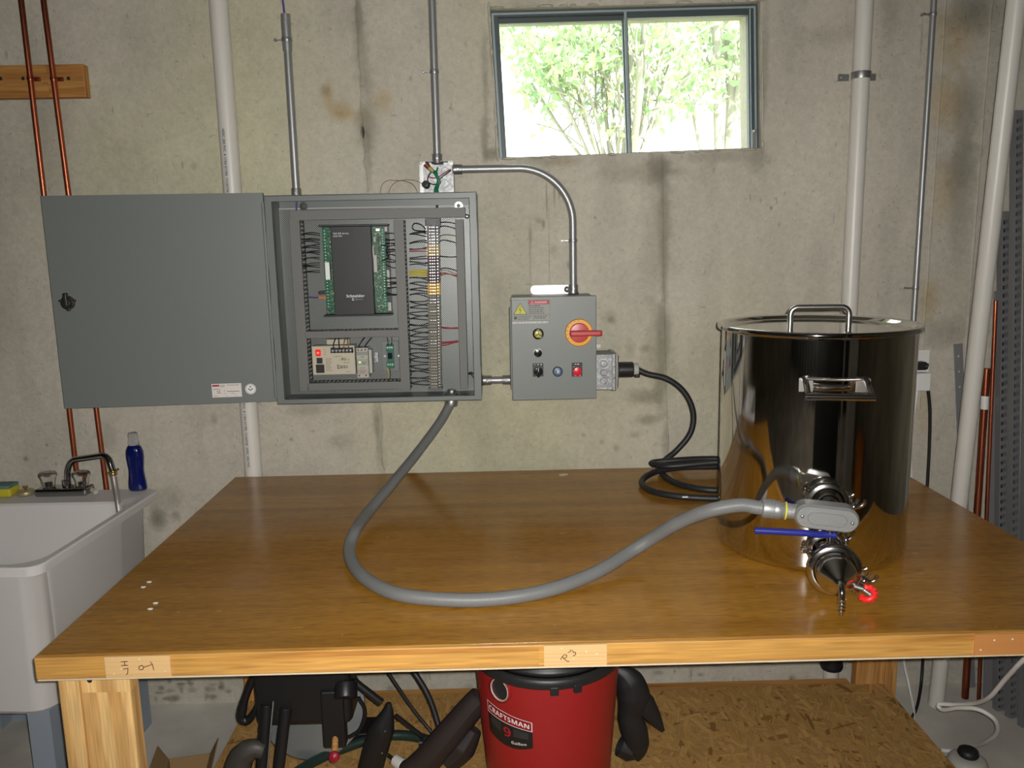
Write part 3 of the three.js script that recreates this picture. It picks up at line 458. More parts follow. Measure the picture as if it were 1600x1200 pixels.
duct([479, 604], [627, 603], .0235, false, 'horizontal wire duct along the bottom below the power supply');
duct([624, 343], [632.5, 611], .0290, true, 'upright wire duct between the controller and the terminal strip');
duct([717.5, 343], [725.5, 608], .0240, true, 'upright wire duct to the right of the terminal strip');

const wiresIn = (t, list, r, m, label) => { for (const pts of list) part(t, 'wire', tube(pts, r, 9, 5, false), m, label); };
{ // building controller
  const CZ = PZ + .040, a = wz(497.5, 351.5, CZ), b = wz(604.5, 351.5, CZ), c = wz(609.5, 493, CZ), x0 = a.x + .002, x1 = b.x + .001, y1 = a.y, y0 = c.y;
  const t = thing('controller', 'black controller between two green circuit boards, upper left in the enclosure', 'controller', V((x0 + x1) / 2, y0, PZ));
  part(t, 'tray', [span(x0 - .002, x1 + .002, y1 - .006, y1, PZ, CZ + .004), span(x0 - .002, x1 + .002, y0, y0 + .006, PZ, CZ + .004), span(x0, x1, y0, y1, PZ, PZ + .004)], M.black);
  const p = (px, py, z) => wz(px, py, z);
  const cl = p(514, 352, .085).x + .003, cr = p(577, 352, .085).x + .003;
  part(t, 'cover', span(cl, cr, y0 + .006, y1 - .006, PZ, .085, .002, 3), M.controller);
  const pcbL = part(t, 'circuit_board', grain(span(x0 + .008, cl + .004, y0 + .008, y1 - .008, CZ - .012, CZ - .008, .0004)), M.pcb), pcbR = part(t, 'circuit_board', grain(span(cr - .004, x1 - .010, y0 + .008, y1 - .008, CZ - .012, CZ - .008, .0004)), M.pcb);
  const blkMat = M.green;
  for (const [side, n] of [[0, 26], [1, 28]]) { const g = [], pins = []; for (let i = 0; i < n; i++) { const y = y1 - .018 - i * (y1 - y0 - .040) / n, x = side ? x1 - .014 : x0 + .013; g.push(box(.011, .0072, .011, x, y, CZ - .004, .0006, 1)); pins.push(box(.0022, .0022, .001, x + (side ? -.002 : .002), y, CZ + .0017, .0003, 1)); } const b2 = part(side ? pcbR : pcbL, 'terminal_row', g, blkMat); part(side ? t : t, 'pins', pins, M.brightZinc); void b2; }
  const chip = (px, py, w, h, m, d = .006, n = 'chip') => { const q = p(px, py, CZ); part(t, n, box(w, h, d, q.x, q.y, CZ - .008 + d / 2, .0006, 1), m); };
  chip(591, 375, .005, .022, M.black); chip(592, 389, .006, .014, M.black); chip(592, 418, .005, .016, M.black); chip(586, 412, .010, .052, M.paleGrey, .004, 'label'); chip(590, 359, .012, .008, M.brightZinc); chip(583, 392, .004, .034, M.beige, .008, 'connector'); chip(585, 374, .006, .014, M.paleGrey);
  chip(607, 436, .008, .055, M.paleGrey, .010, 'label_strip'); chip(609, 479, .010, .026, M.paleGrey, .010, 'label_strip'); chip(603, 358, .008, .014, M.paleGrey, .010, 'label_strip');
  { const q = p(513.3, 423, CZ); part(t, 'label', box(.0135, .0520, .001, q.x, q.y, CZ + .014, .0002, 1).rotateZ(0), phys(0xffffff, .25, 0, { specularIntensity: 1, clearcoat: 1, clearcoatRoughness: .2, color: lin(.93, .93, .92) }), 'bright white sticker'); part(t, 'label_backing', box(.014, .0525, .022, q.x, q.y, CZ + .002, .0005, 1), M.green); }
  { const q = p(503.5, 457, CZ); part(t, 'plug', box(.021, .010, .014, q.x, q.y, CZ + .002, .0008, 1), M.black); const o = p(504.5, 464.5, CZ); part(t, 'plug', box(.024, .010, .014, o.x, o.y, CZ + .002, .001, 1), mat(lin(.42, .16, .07), .5), 'orange plug'); part(t, 'wire', tube([o.clone().setZ(CZ + .006), V(o.x - .02, o.y + .0, CZ + .006), V(o.x - .045, o.y + .002, CZ)], .0022, 8, 6), M.wirePurple, 'violet wire'); }
  { const q = p(531, 487, CZ); part(t, 'indicator_led', new THREE.SphereGeometry(.0016, 10, 8).translate(q.x - .004, q.y, CZ - .004), mat(0x66ff33, .4, 0, { emissive: 0x66ff22, emissiveIntensity: 1.6 })); }
  // print on the cover
  const f1 = wz(534, 367, .0856); part(t, 'print', sheet(.0620, .0240, f1.x, f1.y, .0856), printed(512, 200, (g, W, H) => { g.fillStyle = '#2a2b2d'; g.fillRect(0, 0, W, H); g.strokeStyle = '#17181a'; g.lineWidth = 8; g.strokeRect(4, 4, W - 8, H - 8); g.fillStyle = '#c9ccd0'; g.font = 'bold 58px sans-serif'; g.fillText('TAC I/A Series', 40, 86); g.font = 'bold 46px sans-serif'; g.fillText('MNB-1000', 40, 146); }));
  const f2 = wz(556, 465, .0856); part(t, 'print', sheet(.0630, .0265, f2.x, f2.y, .0856), printed(512, 216, (g, W, H) => { g.fillStyle = '#242528'; g.fillRect(0, 0, W, H); g.strokeStyle = '#15161a'; g.lineWidth = 8; g.strokeRect(4, 4, W - 8, H - 8); g.fillStyle = '#e6e8ea'; g.font = 'bold 94px sans-serif'; g.fillText('Schneider', 22, 100); g.font = '62px sans-serif'; g.fillStyle = '#9ea2a6'; g.fillText('Electric', 240, 172); g.strokeStyle = '#e6e8ea'; g.lineWidth = 12; g.beginPath(); g.arc(190, 150, 24, 0.3, 5.6); g.stroke(); }));
  // wires into the ducts on both sides
  const wl = [], ys = [365, 368, 374, 376, 380, 382, 386, 389, 392, 395, 398, 402, 405, 411, 414, 418, 423, 426];
  for (const y of ys) { const s = p(500, y, CZ), e = p(472, 366 + Math.round((y - 366) / 10) * 10 + rr(-1.5, 1.5), .055); wl.push([s, s.clone().lerp(e, .45).add(V(0, rr(.001, .005), .006)), e]); }
  const wr = []; for (const y of [365, 373, 376, 379, 382, 385, 389, 392, 395, 400, 404, 408, 413, 434, 437, 440, 443, 446, 449, 452, 456, 459, 463]) { const s = p(602, y, CZ), e = p(622, Math.round(y / 8.5) * 8.5 + rr(-2, 2), .055); wr.push([s, s.clone().lerp(e, .5).add(V(.002, rr(-.004, .006), .010)), e]); }
  wiresIn(t, wl.concat(wr), .0016, M.wire);
  part(t, 'wire', tube([p(596, 383, CZ), p(606, 386, CZ + .03), p(604, 392, CZ + .03), p(607, 402, CZ + .02), p(597, 408, CZ)], .002, 14, 5, false), M.wire);
}
{ // power supply
  const z1 = .075, a = wz(487, 541, z1), b = wz(554, 540, z1), c = wz(489, 586, z1), d = wz(556, 587, z1), x0 = (a.x + c.x) / 2, x1 = (b.x + d.x) / 2, y0 = c.y, y1 = a.y;
  const t = thing('power_supply', 'beige power supply with a glowing red switch and a black screw terminal row', 'power supply', V((x0 + x1) / 2, y0, PZ));
  part(t, 'case', span(x0, x1, y0, y1, PZ, z1 - .001, .0015), M.paleGrey);
  part(t, 'front', sheet(x1 - x0, y1 - y0, (x0 + x1) / 2, (y0 + y1) / 2, z1 - .0005, .001), printed(768, 512, (g, W, H) => { g.fillStyle = '#c6bda8'; g.fillRect(0, 0, W, H); g.strokeStyle = '#8e8676'; g.lineWidth = 4; g.strokeRect(6, 6, W - 12, H - 12); g.fillStyle = '#3a362e'; g.font = 'bold 66px sans-serif'; g.fillText('RU', 520, 262); g.font = '44px sans-serif'; g.fillText('c', 486, 262); g.fillText('us', 620, 262);
    g.strokeStyle = '#2b2822'; g.lineWidth = 9; g.strokeRect(446, 344, 26, 62); g.beginPath(); g.moveTo(446, 406); g.lineTo(490, 406); g.stroke(); rows(g, 494, 356, 150, 2, 28, 15, 3); g.fillStyle = '#6b6456'; for (let k = 0; k < 3; k++) rows(g, 216, 62 + k * 40, 40, 1, 10, 10, k); rows(g, 240, 226, 110, 9, 26, 9, 5); rows(g, 392, 184, 150, 1, 10, 10, 6); rows(g, 560, 298, 110, 1, 10, 10, 7); rows(g, 590, 462, 120, 1, 10, 9, 8); }, { roughness: .4 }));
  const sw = wz(497.5, 551, z1); part(t, 'switch', box(.0155, .0205, .008, sw.x, sw.y, z1 + .003, .002), mat(lin(.5, .02, .02), .3, 0, { emissive: 0xff1a12, emissiveIntensity: .45 }), 'lit red rocker switch'); part(t, 'lamp', new THREE.SphereGeometry(.0035, 12, 8).translate(sw.x, sw.y, z1 + .0065), mat(0xff5544, .4, 0, { emissive: 0xff6a50, emissiveIntensity: 2.2 }));
  for (const [px, py, w, h] of [[499.5, 563.5, .0175, .0175], [500.5, 576, .0255, .0260]]) { const q = wz(px, py, z1); part(t, 'socket', box(w, h, .004, q.x, q.y, z1 + .0015, .001), M.black); }
  const u = wz(517, 548, z1 + .01), v = wz(551, 547.5, z1 + .01); part(t, 'terminal_block', [span(u.x, v.x, u.y - .007, u.y + .008, z1 - .001, z1 + .012, .001), ...Array.from({ length: 7 }, (_, i) => span(u.x + i * (v.x - u.x - .002) / 6, u.x + .002 + i * (v.x - u.x - .002) / 6, u.y - .008, u.y + .009, z1, z1 + .015, .0004, 1))], M.black);
  for (let i = 0; i < 6; i++) { const x = u.x + .001 + (i + .5) * (v.x - u.x - .002) / 6; part(t, 'terminal_screw', rod(V(x, u.y, z1 + .011), V(x, u.y, z1 + .0145), .0036, 10), M.zinc); }
  const w = (px, ex, ey, m, k = .014) => { const s = wz(px, 546, z1 + .012), e = wz(ex, ey, .06); part(t, 'wire', tube([s, s.clone().add(V(0, k, .008)), s.clone().lerp(e, .6).add(V(0, .012, .004)), e], .0019, 12, 6, false), m); };
  w(522, 528, 526, M.wire); w(531, 529, 527, M.wire); w(538, 543, 526, M.wireBrown); w(545, 543, 527, M.wireBrown);
  const l = wz(529, 533.5, PZ + .02); part(t, 'back_label', box(.070, .016, .03, l.x, l.y, PZ + .016, .001), M.beige, 'pale label board behind the case');
}
{ // slim DIN module beside it
  const z1 = .082, a = wz(556, 544, z1), b = wz(574, 543.5, z1), d = wz(576, 590, z1), x0 = a.x + .001, x1 = (b.x + d.x) / 2 + .001, y0 = d.y, y1 = a.y;
  const t = thing('rail_module', 'slim pale grey rail module with a green light beside the power supply', 'electronic module', V((x0 + x1) / 2, y0, PZ));
  part(t, 'case', [span(x0, x1, y0, y1, PZ + .006, z1 - .001, .0015), span(x0 + .001, x1 + .008, y0 + .010, y1 - .008, PZ + .002, z1 - .022, .002)], M.paleGrey);
  part(t, 'front', sheet(x1 - x0, y1 - y0, (x0 + x1) / 2, (y0 + y1) / 2, z1 - .0005, .001), printed(256, 660, (g, W, H) => { g.fillStyle = '#b3b0a6'; g.fillRect(0, 0, W, H); g.fillStyle = '#8f9088'; g.fillRect(0, 80, W, 80); g.fillStyle = '#9fa093'; g.fillRect(0, 240, W, 150); g.fillStyle = '#aaa096'; g.fillRect(0, 470, W, 120); g.fillStyle = '#4b4a46'; rows(g, 84, 190, 90, 1, 10, 16, 1); rows(g, 120, 310, 100, 2, 30, 12, 2); rows(g, 60, 436, 130, 1, 10, 12, 3); g.fillStyle = '#9a6a5a'; rows(g, 60, 494, 140, 3, 26, 10, 4); }));
  for (const [px, py] of [[559.5, 547], [565, 547], [570.5, 546.5], [561.5, 587], [572, 586.5]]) { const q = wz(px, py, z1); part(t, 'terminal_screw', rod(V(q.x, q.y, z1 - .002), V(q.x, q.y, z1 + .0006), .0026, 10), M.black); }
  const q = wz(562.3, 566, z1); part(t, 'indicator_led', box(.006, .0036, .002, q.x, q.y, z1 + .0005, .0006), mat(0xbbff66, .4, 0, { emissive: 0xaaff44, emissiveIntensity: 1.5 }));
  for (const [px, ex] of [[560.5, 570], [570.5, 581]]) { const s = wz(px, 546, z1 - .01), e = wz(ex, 527, .06); part(t, 'wire', tube([s, s.clone().add(V(.002, .012, .003)), e], .0021, 8, 6, false), M.wire); }
  const r = wz(588.5, 558, PZ + .01); part(t, 'rail_clip', [box(.010, .030, .008, r.x, r.y, PZ + .004, .0008), box(.012, .010, .012, r.x - .001, r.y + .001, PZ + .006, .0008), box(.014, .004, .010, r.x - .001, r.y - .014, PZ + .005, .0006)], M.zinc);
}
{ // small green relay board on a snap track
  const z = PZ + .022, a = wz(603, 538, z), b = wz(616.5, 576, z), x0 = a.x, x1 = b.x - .002, y0 = b.y, y1 = a.y, cx = (x0 + x1) / 2;
  const t = thing('relay_board', 'small green relay board between the slim module and the upright duct', 'circuit board', V(cx, y0, PZ));
  part(t, 'track', box(.052, y1 - y0 + .016, .006, cx, (y0 + y1) / 2, PZ + .003, .001), M.enclosure);
  part(t, 'board', span(x0, x1, y0, y1, PZ + .006, PZ + .012, .0008), M.relayGreen);
  for (const s of [0, 1]) { const y = s ? y0 + .012 : y1 - .012; const bl = part(t, 'terminal_block', span(x0 - .001, x1 + .001, y - .009, y + .009, PZ + .012, z, .001), M.green); for (let i = 0; i < 3; i++) { const x = x0 + (i + .5) * (x1 - x0) / 3; part(bl, 'screw', rod(V(x, y + .001, z - .001), V(x, y + .001, z + .001), .0032, 10), M.zinc); } }
  part(t, 'relay', span(x0 + .004, x1 - .004, (y0 + y1) / 2 - .008, (y0 + y1) / 2 + .011, PZ + .012, z - .002, .001), M.blackGloss);
  for (const px of [601, 622.5]) { const q = wz(px, 556.5, PZ + .012); part(t, 'screw', rod(V(q.x, q.y, PZ + .004), V(q.x, q.y, PZ + .014), .0042, 12), M.zinc); }
  const w = (px, py, ex, ey, m) => { const s = wz(px, py, z), e = wz(ex, ey, PZ + .02); part(t, 'wire', tube([s, s.clone().lerp(e, .5).add(V(.002, 0, .005)), e], .0014, 8, 5, false), m); };
  w(606, 540, 605, 527, M.wire); w(611, 540, 612, 527, M.wire); w(605, 574, 608, 590, M.wireYellow); w(609, 575, 609, 593, M.wire);
}
{ // terminal strip: fifty-five snap-on blocks on a rail
  const z1 = .066, n = 55, top = wz(676, 353, z1), bot = wz(680, 606, z1), xc = (y) => top.x + (bot.x - top.x) * (top.y - y) / (top.y - bot.y);
  const t = thing('terminal_strip', 'tall strip of grey terminal blocks with ochre, maroon and orange ones, wired on both sides', 'terminal strip', V(bot.x, bot.y, PZ));
  const hw = .0195, H = (top.y - bot.y) / n;
  part(t, 'rail', span(bot.x - .016, bot.x + .016, bot.y - .012, top.y + .02, PZ, PZ + .007, .0008), M.zinc);
  const low = span(-hw, hw, -H * .46, H * .46, 0, z1 - PZ - .016, .0006, 1), hi = span(-hw * .72, hw * .5, -H * .46, H * .46, z1 - PZ - .018, z1 - PZ, .0006, 1), blk = join([low, hi]);
  const kind = (i) => i < 6 ? M.termGrey : i < 10 ? M.termOchre : i < 13 ? M.termMaroon : i < 15 ? M.black : i < 19 ? M.termMaroon : i < 23 ? M.termOrange : [26, 27, 30, 33, 34, 37].includes(i) || i > 24 ? M.termBeige : M.termGrey;
  const h = homes.get(t);
  for (let i = 0; i < n; i++) { const y = top.y - (i + .5) * H, m = new THREE.Mesh(blk, kind(i)); m.name = 'terminal_block'; m.position.set(xc(y) - h.x, y - h.y, PZ + .006 - h.z); t.add(m); }
  const sc = new THREE.CylinderGeometry(.0014, .0014, .002, 8).rotateX(Math.PI / 2), sg = [];
  for (let i = 0; i < n; i++) { const y = top.y - (i + .5) * H, x = xc(y), full = i < 23 || [24, 25, 28, 31, 35, 38, 39, 44, 47, 50, 51, 53].includes(i); if (full) for (const dx of [-.0085, -.0015, .0045]) sg.push(sc.clone().translate(x + dx, y, z1 + .0066)); sg.push(sc.clone().translate(x + .0125, y, PZ + .006 + z1 - PZ - .0158)); if (!full) sg.push(span(x - .012, x + .006, y - H * .36, y + H * .36, z1 + .0056, z1 + .0064, 0)); }
  part(t, 'screws', sg.filter((g) => g.type !== 'BoxGeometry'), M.screw).userData.kind = 'stuff';
  part(t, 'marker_tags', sg.filter((g) => g.type === 'BoxGeometry'), M.termTag);
  for (const [y, up] of [[top.y + .012, 1], [bot.y - .006, 0]]) part(t, 'end_stop', up ? [box(.046, .022, .030, xc(y), y, PZ + .02, .002), rod(V(xc(y) - .016, y, PZ + .03), V(xc(y) - .016, y, PZ + .040), .005, 10), rod(V(xc(y) + .016, y, PZ + .03), V(xc(y) + .016, y, PZ + .040), .005, 10)] : [box(.044, .010, .034, xc(y), y, PZ + .017, .002)], M.termGrey);
  const wire = (y, side, ey, m, sag = rr(-.004, .006)) => { const s = wz(side ? 688 : 665, y, .05), e = wz(side ? 716 : 640, ey, .055); s.x = xc(s.y) + (side ? hw - .002 : -hw + .002); part(t, 'wire', tube([s, s.clone().add(V(side ? .012 : -.012, sag, .006)), s.clone().lerp(e, .65).add(V(0, sag, .006)), e], .0017, 10, 5, false), m); };
  for (let y = 362; y < 372; y += 4) wire(y, 0, 366, M.wire);
  for (const [y, e] of [[377, 380], [380, 381], [386, 389], [400, 403], [404, 405], [410, 408], [412, 409], [416, 414]]) wire(y, 0, e, M.wire);
  wire(390, 0, 391, M.wireRed); wire(393, 0, 393, M.wireRed); for (const y of [422, 424, 426, 428, 430]) wire(y, 0, y + 1, M.wireYellow, 0);
  for (let y = 434, i = 0; y < 604; y += 4.4, i++) wire(y, 0, 434 + Math.round((y - 434) / 9.2) * 9.2 + rr(-1, 1), M.wire);
  wire(350, 1, 351, M.wire, .005); wire(356, 1, 359, M.wire, .005); wire(370, 1, 370, M.wireBrown, .005); wire(378, 1, 381, M.wire, .005); wire(400, 1, 401, M.wire, -.002); wire(422, 1, 424, M.wire, .006); wire(425, 1, 430, M.wireWhite, .007); wire(429, 1, 433, M.wireRed, .005); wire(432, 1, 431, M.wireBrown, .006);
  for (const [y, e] of [[511, 512], [512, 513], [534, 532], [536, 533], [539, 534]]) wire(y, 1, e, M.wireRed, -.001);
  part(t, 'wire', tube([wz(665, 358, .05), wz(656, 350, .07), wz(646, 350, .07), wz(645, 358, .07), wz(656, 361, .06), wz(665, 361, .05)], .002, 18, 6, false), M.wire);
}
{ // wires that drop into the box from the conduits
  const d = wz(683, 320, .06), c = wz(682.5, 338, .06); solo('lead_wire', 'short dark lead dropping from the top fitting above the terminal strip', 'wire', tube([d, d.clone().lerp(c, .5), c], .0035, 6, 8), M.wire, d);
  const e = wz(463.5, 316, .05), f = wz(462.5, 340, .055); solo('lead_wire', 'violet lead dropping from the conduit in the upper left corner of the enclosure', 'wire', tube([e, e.clone().lerp(f, .5), f], .0028, 6, 8), M.wirePurple, e);
  const k = wz(736, 585, .05); solo('lead_wire', 'frayed dark leads poking out beside the right duct near the bottom of the enclosure', 'wire', [[742, 592], [739, 590], [744, 588]].map(([x, y], i) => tube([wz(731, 584, .06), k.clone().add(V(0, .004 * i, .004)), wz(x, y, .06)], .0017, 8, 5)), M.wire, k);
}
// ---------------------------------------------------------------- steel conduits, boxes and fittings on the wall
const plugAt = V(0, 0, 0);
const CZ3 = 0.030, EMT3 = .0118, EMT1 = .0090;
const coupling = (t, p, d, r, n = 'connector') => { // set-screw fitting, d points away from the tube
  part(t, n, [turned([[r, -.004], [r + .0035, -.003], [r + .0035, .020], [r + .005, .021], [r + .005, .025], [r, .025]], p, d, 24), rod(p.clone().addScaledVector(d, .010).add(V(0, 0, r)), p.clone().addScaledVector(d, .010).add(V(0, 0, r + .007)), .0042, 10)], M.zinc); };
const clip = (t, p, r, left = 1) => part(t, 'clip', [box(r + .026, .004, .006, p.x - left * (r + .026) / 2, p.y, p.z - .002, .0006), hollow(V(p.x, p.y - .005, p.z), V(p.x, p.y + .005, p.z), r + .002, .002, 20), rod(V(p.x, p.y, p.z + r), V(p.x, p.y, p.z + r + .007), .0032, 8), rod(V(p.x - left * (r + .020), p.y, p.z - .010), V(p.x - left * (r + .020), p.y, p.z + .006), .004, 8)], M.zinc);
{ // open-topped conduit at the left
  const a = wz(447.5, 24, CZ3), b = V(wz(461.5, 298, CZ3).x, EY1 + .0255, CZ3); a.x = (a.x + b.x) / 2; b.x = a.x;
  const t = thing('conduit', 'steel conduit ending open below the ceiling with a violet wire coming out of its top', 'conduit', V(b.x, EY1, CZ3));
  part(t, 'pipe', hollow(a, b, EMT3, .0014), M.emt); part(t, 'coupling', [hollow(V(a.x, a.y - .100, CZ3), V(a.x, a.y + .003, CZ3), EMT3 + .0022, .002), rod(V(a.x, a.y - .02, CZ3 + EMT3), V(a.x, a.y - .02, CZ3 + EMT3 + .006), .004, 8)], M.emt);
  coupling(t, b, V(0, -1, 0), EMT3); const c = wz(449, 62, CZ3); c.x = a.x; clip(t, c, EMT3 + .002);
  part(t, 'wire', tube([V(a.x, a.y - .03, CZ3), V(a.x - .004, a.y + .03, CZ3), V(a.x - .010, a.y + .12, CZ3), V(a.x - .012, RH - .02, CZ3)], .0032, 16, 6), M.wirePurple, 'violet wire');
}
const JB = (() => { const tl = wz(656, 252, .042), br = wz(710, 304, .042); return { x0: tl.x, x1: br.x, y1: tl.y, y0: EY1 + .001 }; })();
{ // conduit from the ceiling into the open junction box
  const b = V(wz(683, 240, CZ3).x, JB.y1 + .018, CZ3), a = V(b.x, RH - .01, CZ3);
  const t = thing('conduit', 'steel conduit running from the ceiling down into the open junction box', 'conduit', V(b.x, JB.y1, CZ3));
  part(t, 'pipe', hollow(a, b, EMT3, .0014), M.emt); coupling(t, b, V(0, -1, 0), EMT3); const c = wz(678, 112, CZ3); c.x = b.x; clip(t, c, EMT3);
  part(t, 'locknut', turned([[EMT3, 0], [.020, 0], [.020, .004], [EMT3, .004]], V(b.x, JB.y1 - .008, CZ3 - .004), V(0, 1, 0), 6), M.zinc);
}
{ // junction box without its cover
  const { x0, x1, y0, y1 } = JB, z = .042, t = thing('junction_box', 'open square galvanised junction box with green wires above the enclosure', 'junction box', V((x0 + x1) / 2, y0, 0)), w = .0016;
  part(t, 'box', grain(join([span(x0, x1, y0, y1, .003, .005, .0004), span(x0, x0 + w, y0, y1, .003, z, .0004), span(x1 - w, x1, y0, y1, .003, z, .0004), span(x0, x1, y0, y0 + w, .003, z, .0004), span(x0, x1, y1 - w, y1, .003, z, .0004)])), M.galv);
  for (const [sx, sy] of [[x0 + .008, y1 - .007], [x1 - .008, y1 - .007]]) part(t, 'ear', [box(.016, .013, .0016, sx, sy, z - .001, .0004), rod(V(sx, sy, z - .001), V(sx, sy, z + .004), .0048, 12)], M.zinc);
  for (const [kx, ky] of [[.7, .35], [.3, .3], [.72, .72]]) part(t, 'knockout', hollow(V(x0 + (x1 - x0) * kx, y0 + (y1 - y0) * ky, .005), V(x0 + (x1 - x0) * kx, y0 + (y1 - y0) * ky, .0058), .0125, .0012, 24), M.duct);
  part(t, 'side_rail', [span(x0 - .003, x0 + .010, y0, y1 - .010, z - .002, z, .0006)], M.zinc);
  const q = (px, py, zz = .045) => wz(px, py, zz);
  part(t, 'wire_nut', rod(q(665, 256, .05), q(672, 264, .05), .0085, 12, .0065), mat(lin(.16, .03, .02), .5), 'dark red wire nut'); part(t, 'wire_nut', rod(q(670, 262, .052), q(677, 268, .05), .0075, 12, .006), mat(lin(.42, .33, .10), .5), 'tan wire nut');
  { const a = q(668, 290, .052), e = q(675, 289, .050); part(t, 'wire_nut', turned([[0, -.004], [.008, 0], [.0115, .008], [.0115, .020], [.009, .024], [0, .024]], a.clone().add(V(0, 0, -.01)), V(-.3, .2, 1), 18), mat(lin(.05, .055, .05), .4), 'grey wire nut'); void e; }
  for (let i = 0; i < 5; i++) part(t, 'wire', tube([q(672 + i, 266 + i * .5, .050), q(680 + rr(-1, 2), 268 + i * 1.4, .054), q(685 + rr(-2, 3), 276 + i, .056), q(687 + rr(-3, 2), 285, .056), q(681 + rr(-1, 5), 292 + rr(-2, 3), .052), q(679 + i * 1.5, 300, .046)], .0026, 20, 6), M.green, 'green wire');
  part(t, 'wire', tube([q(684, 262, .04), q(682, 270, .05), q(684, 280, .054), q(680, 300, .04)], .0026, 14, 6), M.green, 'green wire');
  part(t, 'wire', tube([q(676, 266, .048), q(669, 276, .052), q(669, 284, .052), q(676, 288, .05), q(684, 288, .046)], .0022, 14, 6), M.wire); part(t, 'wire', tube([q(670, 276, .05), q(677, 278, .05), q(686, 276, .048), q(696, 269, .044), q(704, 265, .034)], .0019, 14, 6), M.wireRed); part(t, 'wire', tube([q(685, 282, .05), q(694, 274, .048), q(704, 267, .034)], .0019, 10, 6), M.wire);
  for (const l of [[[594, 303], [597, 289], [606, 282], [618, 282], [632, 283], [646, 289], [654, 303]], [[606, 303], [611, 292], [620, 284], [635, 281], [648, 282], [658, 286], [666, 291]]]) part(t, 'thin_wire', tube(l.map(([x, y], i) => { const p = q(x, y, .045); if (i === 0 || (i === 6 && y > 300)) p.y = EY1 + .001; return p; }), .0011, 36, 5), M.wireBrown, 'thin looping wire');
}
const CB = (() => { const a = wz(798, 464, .177), b = wz(932, 462, .177), c = wz(801, 626, .177), d = wz(932, 623, .177); return { x0: (a.x + c.x) / 2, x1: (b.x + d.x) / 2, y0: (c.y + d.y) / 2, y1: (a.y + b.y) / 2, z: .177 }; })();
{ // bent conduit from the junction box over and down into the control box
  const y = wz(760, 264, CZ3).y, x = wz(895.5, 420, CZ3).x, s = V(JB.x1 + .022, y, CZ3), e = V(x, CB.y1 + .022, CZ3);
  const t = thing('conduit', 'steel conduit bending a quarter turn from the junction box down into the control box', 'conduit', V(x, CB.y1, CZ3));
  part(t, 'pipe', tube(bent([s, V(x, y, CZ3), e], .165), EMT3, 60, 18), M.emt); coupling(t, s, V(-1, 0, 0), EMT3); coupling(t, e, V(0, -1, 0), EMT3); const c = wz(893, 376, CZ3); c.x = x; clip(t, c, EMT3);
}
{ // nipple between the two boxes
  const y = wz(775, 594, .04).y, s = V(EX1, y, .04), e = V(CB.x0, y, .04), t = thing('conduit', 'short level steel conduit joining the enclosure to the control box', 'conduit', V((s.x + e.x) / 2, y, .04));
  part(t, 'pipe', rod(s.clone().add(V(.016, 0, 0)), e.clone().add(V(-.016, 0, 0)), EMT3, 24), M.emt); coupling(t, s.clone().add(V(.026, 0, 0)), V(-1, 0, 0), EMT3); coupling(t, e.clone().add(V(-.026, 0, 0)), V(1, 0, 0), EMT3);
}
